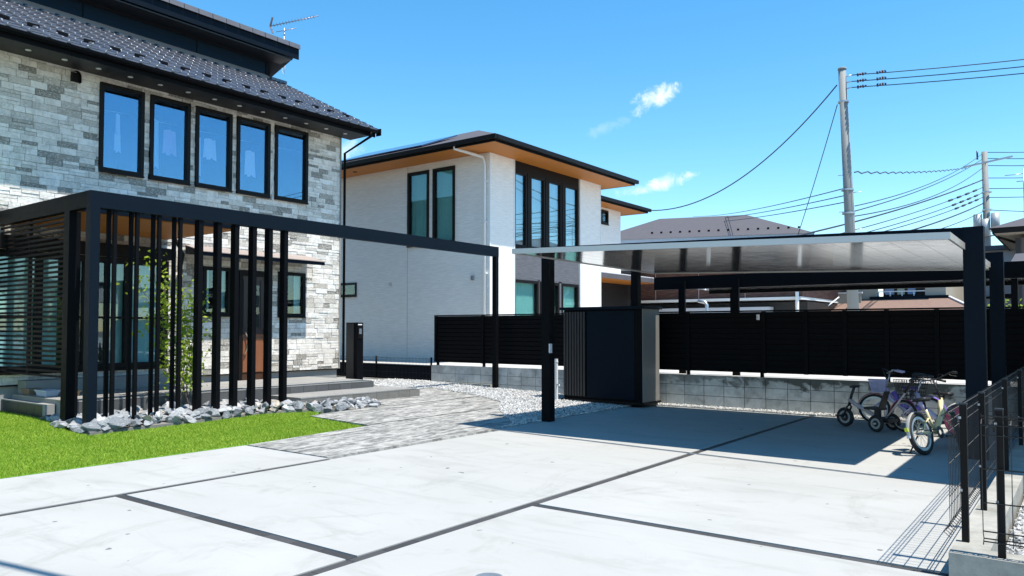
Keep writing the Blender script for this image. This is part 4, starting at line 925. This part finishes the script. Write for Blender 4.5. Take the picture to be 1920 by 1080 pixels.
M().tube([(-8.35, 20, .6), (-8.35, 20, 2.18), (-8.40, 20, 2.25), (-8.6, 20, 2.30)], .05, 10).build('pipe', 'steel', ex)
BL = thing('blue_grey_house', (-8.3, 36, .6), 'blue grey sided house wall right of the brown cladding', 'house')
M().box(-12.5, -8.22, 32.0, 40, .6, 4.9).build('wall', 'blueside', BL); M().box(-12.7, -8.0, 31.8, 40.2, 4.9, 5.05).build('roof', 'slate', BL); M().box(-9.1, -9.08, 31.99, 32.0, .6, 4.9).build('panel_joint', 'palew', BL)
ac = thing('air_conditioner', (-8.8, 31.2, .6), 'white air conditioner unit in front of the blue grey wall', 'air conditioner')
M().box(-9.3, -8.6, 31.0, 31.35, 1.7, 2.42).build('casing', 'whitep', ac); M().ring((-9.0, 30.99, 2.08), (0, 1, 0), .05, .24, .02, 20).build('fan_grille', 'greyp', ac); M().box(-9.25, -8.65, 31.0, 31.3, .6, 1.7).build('stand', 'steel', ac)
BE = thing('beige_house', (-5.5, 38, .6), 'beige house with a laundry balcony and brown porch roof', 'house')
w = wall('y', 33.0, 33.2, -8.5, -4.25, .6, 4.7, [(-6.65, -4.95, 2.72, 3.7), (-8.05, -7.65, 2.75, 3.7)]); w.box(-4.45, -4.25, 33.2, 40, .6, 4.7); w.build('wall', 'beige', BE)
M().box(-8.7, -4.0, 32.7, 40.2, 4.7, 4.82).build('roof', 'slate', BE)
M().box(-6.7, -4.9, 34.4, 34.5, 2.6, 3.8).build('balcony_back', 'room', BE); window(BE, 'y', 33.0, -1, -8.05, -7.65, 2.75, 3.7, fw=.04, g='glass2', room=.5)
M().box(-6.65, -4.95, 33.02, 33.06, 2.98, 3.02).build('railing', 'whitep', BE)
for x in np.arange(-6.6, -4.9, .42): M().box(x-.02, x+.02, 33.02, 33.06, 2.72, 2.98).build('baluster', 'whitep', BE)
M().box(-8.9, -7.1, 32.3, 32.36, 1.6, 2.92).box(-8.9, -7.1, 32.36, 33.0, 1.6, 1.7).build('side_balcony', 'beige', BE); M().box(-8.95, -7.05, 32.27, 32.39, 2.93, 2.99).build('balcony_cap', 'whitep', BE)
M().add([(-8.2, 30.6, 2.12), (-2.95, 30.6, 2.12), (-4.15, 32.98, 2.72), (-6.8, 32.98, 2.72), (-8.2, 32.98, 2.72), (-2.95, 33.4, 2.12)], [(0, 1, 2, 4), (1, 5, 2), ]).build('porch_roof', 'brownroof', BE)
M().beam((-6.9, 32.9, 2.76), (-4.15, 32.9, 2.76), .12, .1).build('roof_flashing', 'navy', BE); M().beam((-4.15, 32.98, 2.75), (-2.95, 30.6, 2.15), .1, .06).build('hip_cap', 'palew', BE)
M().box(-8.2, -2.95, 30.55, 30.6, 2.02, 2.13).build('porch_fascia', 'palew', BE); M().box(-8.0, -3.2, 31, 33, .6, 2.0).build('porch_wall', 'beige', BE)
M().tube([(-8.2, 30.3, 2.1), (-7.6, 31.0, 2.75)], .025, 6).build('drain_pipe', 'whitep', BE)
for x, mt, w_ in ((-6.3, 'clothb', .34), (-5.88, 'clothy', .26), (-5.5, 'clothb', .28)):
    tag(M().box(x-w_/2, x+w_/2, 33.5, 33.53, 2.9, 3.5).build('hanging_towel', mt), {'clothy': 'cream towel hanging between two blue ones on the balcony', 'clothb': 'wide blue towel at the left of the balcony line' if x < -6 else 'narrow blue towel right of the cream one on the balcony'}[mt], 'towel', 'laundry on the beige house balcony')
PH = thing('pale_house', (-3, 45, .6), 'pale house glimpsed between the beige house and carport post', 'house')
M().box(-5.5, 2.5, 42, 50, .6, 5.2).build('wall', 'palew', PH); M().box(-5.7, 2.8, 41.6, 50, 5.2, 5.4).build('roof', 'slate', PH); M().box(-5.3, 2.4, 41.9, 42, 2.95, 3.05).build('eaves_band', 'frame', PH); window(PH, 'y', 42, -1, -5.1, -4.3, 2.2, 2.8, fw=.05, g='glass2'); window(PH, 'y', 42, -1, -3.1, -2.6, 3.1, 4.2, fw=.05, g='glass2')
DH = thing('mauve_house', (1, 38, .6), 'dark mauve house with wide eaves at the right edge', 'house')
M().box(-2.05, 5, 34.9, 44, .6, 5.0).build('wall', 'mauve', DH); M().box(-2.12, -1.95, 34.82, 34.98, .6, 5.0).build('corner_board', 'soffitdark', DH)
M().box(-2.75, 5.5, 34.0, 44.5, 5.16, 5.2).build('soffit', 'beige', DH); M().box(-2.8, 5.5, 33.95, 34.0, 5.14, 5.34).box(-2.8, -2.75, 34, 44.5, 5.14, 5.34).build('fascia', 'frame', DH)
M().add([(-2.9, 33.9, 5.345), (5.5, 33.9, 5.345), (5.5, 44.6, 5.345), (-2.9, 44.6, 5.345), (1.5, 39, 7.2), (5.5, 39, 7.2)], [(0, 1, 5, 4), (2, 3, 4, 5), (3, 0, 4), (3, 2, 1, 0)]).build('roof', 'slate', DH)
M().tube([(-2.7, 35, 5.1), (-2.3, 35.3, 4.95), (-2.15, 35.6, 4.9)], .05, 8).build('gutter_pipe', 'frame', DH)
bs = thing('garden_bush', (-1.9, 28, .6), 'small green bush seen between the two right carport posts', 'bush')
lf = M()
for _ in range(900):
    c = Vector((-1.9, 28, 1.5))+Vector((random.gauss(0, .35), random.gauss(0, .35), random.gauss(0, .38))); a = Vector((random.gauss(0, 1), random.gauss(0, 1), random.gauss(0, 1))).normalized(); b = a.orthogonal().normalized(); l = .06; lf.add([c-a*l, c+b*l*.5, c+a*l, c-b*l*.5], [(0, 1, 2, 3)])
lf.build('crown', 'leaf', bs, kind='stuff'); M().tube([(-1.9, 28, .6), (-1.9, 28, 1.5)], .04, 6).build('trunk', 'bark', bs)
# ------------------------------------------------------------------ utility poles and wires
U1 = thing('utility_pole', (-5.5, 24, .6), 'nearest tall pale concrete utility pole behind the carport roof', 'utility pole')
M().tube([(-5.46, 24, .6), (-5.56, 24, 5), (-5.70, 24, 9.28)], .172, 18, .108).build('shaft', 'pole', U1)
M().tube([(-5.70, 24, 9.28), (-5.70, 24, 9.33)], .125, 18).build('cap', 'pole', U1)
for z in (8.3, 5.65, 4.95): M().ring((-5.70+(9.3-z)*.027, 24, z), (0, 0, 1), .12+(9.3-z)*.008, .15+(9.3-z)*.008, .05, 18).build('band', 'steel', U1)
for z in (9.05, 8.86, 8.68): M().tube([(-5.72, 24, z), (-5.42, 23.95, z)], .018, 6).build('bracket', 'steel', U1)
for k in range(7): z = 2.8+k*.55; s_ = 1 if k % 2 else -1; M().tube([(-5.56+(9.3-z)*.01, 24, z), (-5.56+(9.3-z)*.01+.32*s_, 23.95, z)], .010, 5).build('step_bolt', 'steel', U1)
U2 = thing('utility_pole', (-4.5, 50, .6), 'farther utility pole with crossarm and transformers near the mauve house', 'utility pole')
M().tube([(-4.25, 50, .6), (-4.35, 50, 6), (-4.40, 50, 11.5)], .22, 14, .15).build('shaft', 'pole', U2)
M().beam((-5.45, 50, 10.75), (-3.05, 49.6, 10.98), .09, .09).build('crossarm', 'steel', U2)
M().tube([(-4.75, 50, 11.1), (-4.75, 50, 11.6)], .05, 6).build('bracket', 'insul', U2)
for dx, z in ((-.42, 7.0), (.42, 7.0), (-.05, 6.7)): M().tube([(-4.35+dx, 49.7, z), (-4.35+dx, 49.7, z+.95)], .22, 12).build('transformer', 'drum', U2)
M().beam((-5.3, 50, 6.6), (-3.0, 49.8, 6.85), .08, .08).build('lower_arm', 'steel', U2)
M().tube([(-5.25, 49.9, 6.5), (-5.25, 49.9, 7.0)], .12, 8).build('switch', 'insul', U2)
for z in (5.3, 4.4, 8.2, 9.2): M().ring((-4.33, 50, z), (0, 0, 1), .2, .26, .08, 14).build('band', 'steel', U2)
def cable(a, b, sag, r, label, group='overhead cables', n=24, wob=0):
    a, b = Vector(a), Vector(b); pts = []
    for i in range(n+1):
        t = i/n; p = a+(b-a)*t; p.z -= 4*sag*t*(1-t)
        if wob: p.z += wob*math.sin(t*n*2.1)
        pts.append(p)
    return tag(M().tube(pts, r, 5).build('power_line', 'wire'), label, 'cable', group)
for z, nm in ((9.05, 'topmost'), (8.86, 'middle'), (8.68, 'lowest')):
    cable((-5.42, 23.95, z), (22, 24, z+.35), .95, .014, nm+' of the three wires running right from the nearest pole top', 'three wires running right from the nearest pole top')
    for x in (-5.15, -4.62):
        t = thing('insulator', (x, 23.95, z), ('inner' if x < -5 else 'outer')+' dark insulator string on the '+nm+' wire right of the nearest pole top', 'insulator', 'insulators at the nearest pole top')
        m = M(); zz = z-(x+5.42)*.08
        for k in range(4): m.tube([(x-.12+k*.07, 23.95, zz), (x-.08+k*.07, 23.95, zz)], .035 if k % 2 else .05, 8)
        m.build('disc', 'insul', t)
cable((-5.85, 24, 8.85), (-13.3, 26.3, 6.05), 1.0, .02, 'single cable sagging from the nearest pole to the white house eave')
cable((-5.85, 24, 8.25), (-10.5, 34, 4.2), .15, .014, 'thin stay wire slanting down left from the nearest pole to the roofs')
for za, zb, sg, r, nm in ((5.15, 11.4, .35, .016, 'highest thin'), (5.0, 11.1, .25, .018, 'middle thin'), (4.85, 10.6, .4, .018, 'lowest thin')):
    cable((-5.4, 24, za), (-4.5, 50, zb), sg, r, nm+' cable strung between the two utility poles', 'cables between the two utility poles')
cable((-5.4, 24, 6.15), (-5.3, 50, 10.7), .1, .02, 'wavy spiral wrapped cable between the two utility poles', 'cables between the two utility poles', 60, .035)
for k, (x2, z2, zr) in enumerate(((-26.2, 11.0, 5.72), (-26.7, 10.8, 5.5), (-27.1, 10.6, 5.3))):
    cable((x2, 60, z2), (-5.6, 24, zr), .25, .016, ('topmost', 'middle', 'lowest')[k]+' of the thin cables reaching the nearest pole from the left over the grey roof', 'cables left of the nearest pole')
for k, (z2, e, nm) in enumerate(((9.93, (-8.9, 26, 4.45), 'topmost heavy'), (9.5, (-8.7, 26, 4.2), 'second'), (9.2, (-8.0, 26, 4.15), 'third'), (8.95, (-7.5, 26, 4.15), 'fourth'), (8.6, (-6.95, 26, 4.05), 'fifth heavy'), (8.15, (-6.1, 26, 4.05), 'lowest thin'))):
    A_ = Vector((-4.5, 50, z2)); B_ = Vector(e); cable(A_, B_, .25, .034 if k in (0, 4) else .02, nm+' cable slanting down left from the farther pole behind the carport', 'cables left of the farther pole')
    if 1 <= k <= 3:
        for j in range(4):
            t_ = .05+j*.055; p = A_.lerp(B_, t_); p.z -= 4*.25*t_*(1-t_); q = A_.lerp(B_, t_+.022); q.z -= 4*.25*(t_+.022)*(1-t_-.022)
            tag(M().tube([p, q], .055, 6).build('cable_sleeve', 'wire'), ('innermost', 'second', 'third', 'outermost')[j]+' dark sleeve clamped on the %s cable left of the farther pole' % nm, 'cable sleeve', 'cable sleeves on the %s cable' % nm)
for z2, dz, nm in ((11.45, .6, 'topmost'), (11.1, .5, 'second highest'), (10.7, .7, 'third highest'), (10.0, 1.2, 'fourth highest'), (9.4, 1.6, 'fifth highest'), (8.9, 1.9, 'sixth highest'), (8.2, .3, 'seventh highest'), (7.0, .2, 'lowest')):
    cable((-4.3, 50, z2), (24, 52, z2+dz), 1.1, .02, nm+' wire leaving the farther pole towards the right edge', 'wires right of the farther pole')
cable((-9, 1.0, 6.2), (8, 4.06, 6.6), .0, .035, 'overhead service cable above the street whose shadow crosses the driveway', 'street cable')
ra = thing('tv_antenna', (0, 40, 6), 'thin antenna mast above the mauve house roof', 'antenna')
M().tube([(-1.95, 37.5, 5.5), (-1.95, 37.5, 8.1)], .02, 5).tube([(-2.6, 37.5, 7.9), (-1.95, 37.5, 7.9)], .015, 5).tube([(-2.2, 37.5, 7.6), (-1.75, 37.5, 7.6)], .015, 5).build('mast', 'steel', ra)
# ------------------------------------------------------------------ bicycles
def wheel(t, x, z, r, rimm='steel', tw=.02, spokes=True, steer=0, y=0, name='wheel', dy=0):
    ax = Vector((math.sin(steer), math.cos(steer), 0)); c = Vector((x, y, z))
    ty = M().torus(c, ax, r-tw, tw, 30, 8).build(name, 'rubber', t, True)
    M().ring(c, ax, r-tw*2.9, r-tw*1.7, tw*1.1, 30).build('rim', rimm, ty, True)
    s = M(); a = ax.orthogonal().normalized(); b = ax.cross(a)
    if spokes:
        for k in range(18):
            q = 2*math.pi*k/18; d = a*math.cos(q)+b*math.sin(q); s.tube([c+d*.015+ax*(.015 if k % 2 else -.015), c+d*(r-tw*2.7)], .0016, 4, cap=False)
    else: s.ring(c, ax, .01, r-tw*2.8, .012, 24)
    s.build('spokes' if spokes else 'wheel_disc', 'steel' if spokes else 'hdpe', ty, True)
    M().tube([c-ax*.04, c+ax*.04], .015, 8).build('hub', 'steel', ty, True)
    return ty
def fender(t, x, z, r, a0, a1, mat, w=.045, steer=0):
    f = M(); V = []; n = 16; sx, cx = math.sin(steer), math.cos(steer)
    for i in range(n+1):
        a = math.radians(a0+(a1-a0)*i/n); px_, pz = r*math.cos(a), r*math.sin(a)
        for yy, dr in ((-w/2, -.012), (0, 0), (w/2, -.012)):
            qx = (r+dr)*math.cos(a); V.append((x+qx*cx-yy*sx*0+yy*sx, yy*cx-qx*sx, z+(r+dr)*math.sin(a)))
    f.add(V, [(3*i+j, 3*i+j+1, 3*i+j+4, 3*i+j+3) for i in range(n) for j in range(2)], True)
    return f.build('fender', mat, t, True)
def bicycle(name, loc, rz, lean, label, r, wb, fm, fend, bask=None, tw=.02, steer=0, grip='hdpe', rimm='steel', seatm='seatb', guard=None, barh=.0, ffend=None, seath=None, bar='steel'):
    t = thing(name, loc, label, 'bicycle'); t.rotation_euler = (lean, 0, rz)
    wheel(t, 0, r, r, rimm, tw); fw = wheel(t, wb, r, r, rimm, tw, steer=steer)
    bbx, bbz = wb*.40, r*.95; hx, hz = wb-.19*r/.25, r+.40*r/.25*.9; sx_, sz = wb*.30, seath or r+.36
    fr = M(); tr = .017
    fr.tube([(hx, 0, hz), (hx-.06, 0, hz-.16), (bbx+.05, 0, bbz+.05), (bbx, 0, bbz)], .034, 8)
    fr.tube([(bbx, 0, bbz), (sx_, 0, sz-.13)], tr, 8)
    for s in (-1, 1): fr.tube([(bbx, 0, bbz), (0, s*.045, r)], .010, 6); fr.tube([(sx_+.02, 0, sz-.24), (.10, s*.035, r+.12), (0, s*.05, r)], .011, 6)
    fr.tube([(hx-.01, 0, hz-.07), (hx+.02, 0, hz+.03)], .024, 8); fr.build('frame', fm, t, True)
    fk = M()
    fk.tube([(hx+.0, 0, hz-.04), (hx+.035, 0, hz-.16)], .016, 8)
    for s in (-1, 1): fk.tube([(hx+.035, 0, hz-.14), (hx+.05, s*.045, hz-.20), (wb-.02, s*.045, r+.05), (wb, s*.045, r)], .010, 6)
    fk.build('fork', fm, t, True)
    top = hz+.16+barh; cs_, sn = math.cos(steer), math.sin(steer)
    def rs(x, y, z): return (hx-.05+x*cs_+y*sn, y*cs_-x*sn, z)
    hb = M().tube([(hx-.005, 0, hz+.02), (hx-.05, 0, top)], .012, 8); hb.tube([rs(-.16, -.25, top+.04), rs(-.05, -.20, top+.06), rs(.03, -.05, top+.01), rs(.03, .05, top+.01), rs(-.05, .20, top+.06), rs(-.16, .25, top+.04)], .010, 8); hb.build('handlebar', bar, t, True)
    for s in (-1, 1): M().tube([rs(-.20, s*.26, top+.035), rs(-.09, s*.225, top+.055)], .017, 8).build('grip', grip, t, True)
    br = M()
    for s in (-1, 1): br.tube([rs(-.04, s*.18, top+.05), rs(.03, s*.2, top+.03), rs(-.06, s*.26, top+.0)], .006, 5); br.tube([rs(0, s*.12, top+.04), rs(.10, s*.08, top+.08), rs(.05, 0, top-.08), (hx+.03, 0, hz-.1)], .004, 5)
    br.build('brake_cable', 'hdpe', t, True)
    sd_ = M(); pts = []
    V = []; 
    for i in range(9):
        u_ = i/8; w_ = .085*math.sqrt(max(.02, 1-(u_*1.02)**1.4))+.012; xx = sx_-.10+u_*.24
        V += [(xx, -w_, sz-.012), (xx, -w_*.6, sz+.022), (xx, w_*.6, sz+.022), (xx, w_, sz-.012), (xx, 0, sz-.03)]
    sd_.add(V, [(5*i+j, 5*i+(j+1) % 5, 5*i+5+(j+1) % 5, 5*i+5+j) for i in range(8) for j in range(5)]+[(4, 3, 2, 1, 0), (40, 41, 42, 43, 44)], True); sd_.build('saddle', seatm, t, True)
    M().tube([(sx_, 0, sz-.02), (sx_+.03, 0, sz-.26)], .013, 8).build('seat_post', 'hdpe', t, True)
    fender(t, 0, r, r+.018, 40, 185, fend); fender(t, wb, r, r+.018, -5, 130, ffend or fend, steer=steer)
    cg = M(); cg.ring((bbx, -.06, bbz), (0, 1, 0), .03, .075, .006, 20); cg.beam((bbx, -.06, bbz+.04), (0, -.06, r+.03), .004, .012).beam((bbx, -.06, bbz-.06), (0, -.06, r-.03), .004, .012); cg.build('chainset', 'hdpe', t, True)
    cr = M().tube([(bbx, -.08, bbz), (bbx+.08, -.09, bbz-.06)], .008, 6); cr.tube([(bbx, .08, bbz), (bbx-.08, .09, bbz+.06)], .008, 6); cr.build('crank', 'steel', t, True)
    M().box(bbx+.05, bbx+.11, -.17, -.09, bbz-.07, bbz-.05).build('pedal', 'hdpe', t, True); M().box(bbx-.11, bbx-.05, .09, .17, bbz+.05, bbz+.07).build('pedal', 'hdpe', t, True)
    ks = M().tube([(.02, .05, r-.02), (-.02, .20, -.0+.012)], .009, 6); ks.tube([(-.02, .2, .012), (.02, .22, .012)], .008, 6); ks.build('kickstand', 'hdpe', t, True)
    if guard: M().ring((0, .052, r), (0, 1, 0), r*.35, r*.88, .004, 26).build('dress_guard', guard, t, True)
    if bask:
        kind, mt = bask; b = M(); top = top-.10 if kind == 'solid' else top; x0, x1, x0b, x1b, zb, zt_, w0, w1 = (.03, .36, .06, .29, top-.25, top+.03, .14, .19) if kind == 'wire' else (.03, .30, .06, .25, top-.20, top+.0, .11, .15)
        def bp(f, e, z): 
            k = (z-zb)/(zt_-zb); X = (x0b+(x0-x0b)*k)+((x1b-x0b)+(x1-x0-x1b+x0b)*k)*f; Yw = (w0+(w1-w0)*k)*e; return Vector(rs(X, Yw, z))
        loop = [(0, -1), (.5, -1), (1, -.7), (1, 0), (1, .7), (.5, 1), (0, 1), (0, 0), (0, -1)]
        if kind == 'wire':
            for j in range(6): z = zb+(zt_-zb)*j/5; b.tube([bp(f, e, z) for f, e in loop], .005, 4)
            per = []
            for i in range(8):
                for q in range(4): t0 = q/4; f0, e0 = loop[i]; f1, e1 = loop[i+1]; per.append((f0+(f1-f0)*t0, e0+(e1-e0)*t0))
            for f, e in per: b.tube([bp(f, e, zb), bp(f, e, zt_)], .0045, 4)
            for q in range(5): b.tube([bp(q/4, -1, zb), bp(q/4, 1, zb)], .003, 4)
        else:
            for i in range(8):
                f0, e0 = loop[i]; f1, e1 = loop[i+1]; o_ = [bp(f0, e0, zb), bp(f1, e1, zb), bp(f1, e1, zt_), bp(f0, e0, zt_)]; 
                for j in range(9):
                    k0, k1 = j/9, (j+.72)/9; b.add([o_[0].lerp(o_[3], k0), o_[1].lerp(o_[2], k0), o_[1].lerp(o_[2], k1), o_[0].lerp(o_[3], k1)], [(0, 1, 2, 3)])
                b.add([o_[0], o_[0].lerp(o_[1], .12), o_[3].lerp(o_[2], .12), o_[3]], [(0, 1, 2, 3)])
            b.add([bp(f, e, zb) for f, e in loop[:-1]], [tuple(range(8))]); b.tube([bp(f, e, zt_) for f, e in loop], .008, 6)
        b.build('basket', mt, t, True)
    return t
c_ = bicycle('bicycle', (-1.57, 10.30, 0), math.radians(71), -.24, 'cream coloured childs bicycle seen from behind on its kickstand', .255, .86, 'cream', 'greyp', None, .028, -.5, rimm='steel', seatm='hdpe', barh=.10, seath=.66, bar='hdpe')
M().box(-.285, -.272, -.02, .02, .30, .345).build('reflector', 'yellow', c_, True); M().box(-.28, -.265, -.02, .02, .22, .25).build('lower_reflector', 'lbl', c_, True)
bicycle('bicycle', (-1.42, 12.25, 0), math.radians(166), .06, 'pink and white childs bicycle with black wire basket behind the cream one', .235, .78, 'lilac', 'whitep', ('wire', 'hdpe'), .02, .3, guard='pink', ffend='pink', rimm='steel', seatm='hdpe')
bp_ = bicycle('bicycle', (-1.95, 13.15, 0), math.radians(172), .04, 'lilac childs bicycle with white front basket behind the tricycle', .235, .80, 'lilac', 'purple', ('solid', 'lilac'), .022, -.25, grip='lilac', seatm='purple', ffend='pink', barh=.07)
M().tube([(.52, 0, .52), (.42, 0, .36), (.25, 0, .27), (.12, 0, .30)], .045, 8).build('step_cover', 'purple', bp_, True)
# tricycle
TR = thing('tricycle', (-2.6, 12.4, 0), 'small black and rose toddler tricycle with push handle', 'tricycle'); TR.location = (-2.42, 12.36, 0); TR.rotation_euler = (0, 0, math.radians(157)); TR.scale = (1.18,)*3
wheel(TR, .56, .125, .125, 'greyrim', .024, False); wheel(TR, 0, .105, .105, 'greyrim', .022, False, y=.17); wheel(TR, 0, .105, .105, 'greyrim', .022, False, y=-.17)
M().tube([(0, -.15, .105), (0, .15, .105)], .012, 8).build('rear_axle', 'steel', TR, True)
M().tube([(.50, 0, .36), (.40, 0, .30), (.10, 0, .17)], .026, 8).build('frame', 'rosegrey', TR, True)
M().tube([(.56, .045, .125), (.50, .045, .26), (.49, 0, .30), (.50, -.045, .26), (.56, -.045, .125)], .012, 8).build('fork', 'hdpe', TR, True)
M().tube([(.50, 0, .28), (.46, 0, .42), (.42, 0, .52)], .018, 8).build('stem', 'hdpe', TR, True)
M().tube([(.41, -.085, .53), (.43, -.03, .53), (.43, .03, .53), (.41, .085, .53)], .017, 8).build('handlebar', 'hdpe', TR, True)
M().box(.02, .22, -.09, .09, .26, .29).box(.06, .12, -.03, .03, .16, .26).build('seat', 'hdpe', TR, True)
M().hexa([(.02, -.055, .28), (.05, -.055, .28), (.05, .055, .28), (.02, .055, .28), (-.05, -.045, .50), (-.03, -.045, .50), (-.03, .045, .50), (-.05, .045, .50)]).build('backrest', 'hdpe', TR, True)
M().box(-.12, .10, -.10, .10, .12, .165).build('rear_deck', 'hdpe', TR, True)
M().tube([(-.02, 0, .16), (-.30, 0, .52)], .011, 8).build('push_rod', 'rosegrey', TR, True)
M().tube([(-.28, 0, .50), (-.36, 0, .62), (-.42, 0, .74), (-.43, .08, .73), (-.58, .08, .71), (-.58, -.08, .71), (-.43, -.08, .73), (-.42, 0, .74)], .016, 8).build('push_handle', 'hdpe', TR, True)
M().tube([(.56, -.10, .10), (.56, -.05, .125), (.56, .05, .125), (.56, .1, .15)], .008, 6).box(.53, .60, .09, .15, .14, .16).box(.53, .60, -.15, -.09, .09, .11).build('pedals', 'hdpe', TR, True)
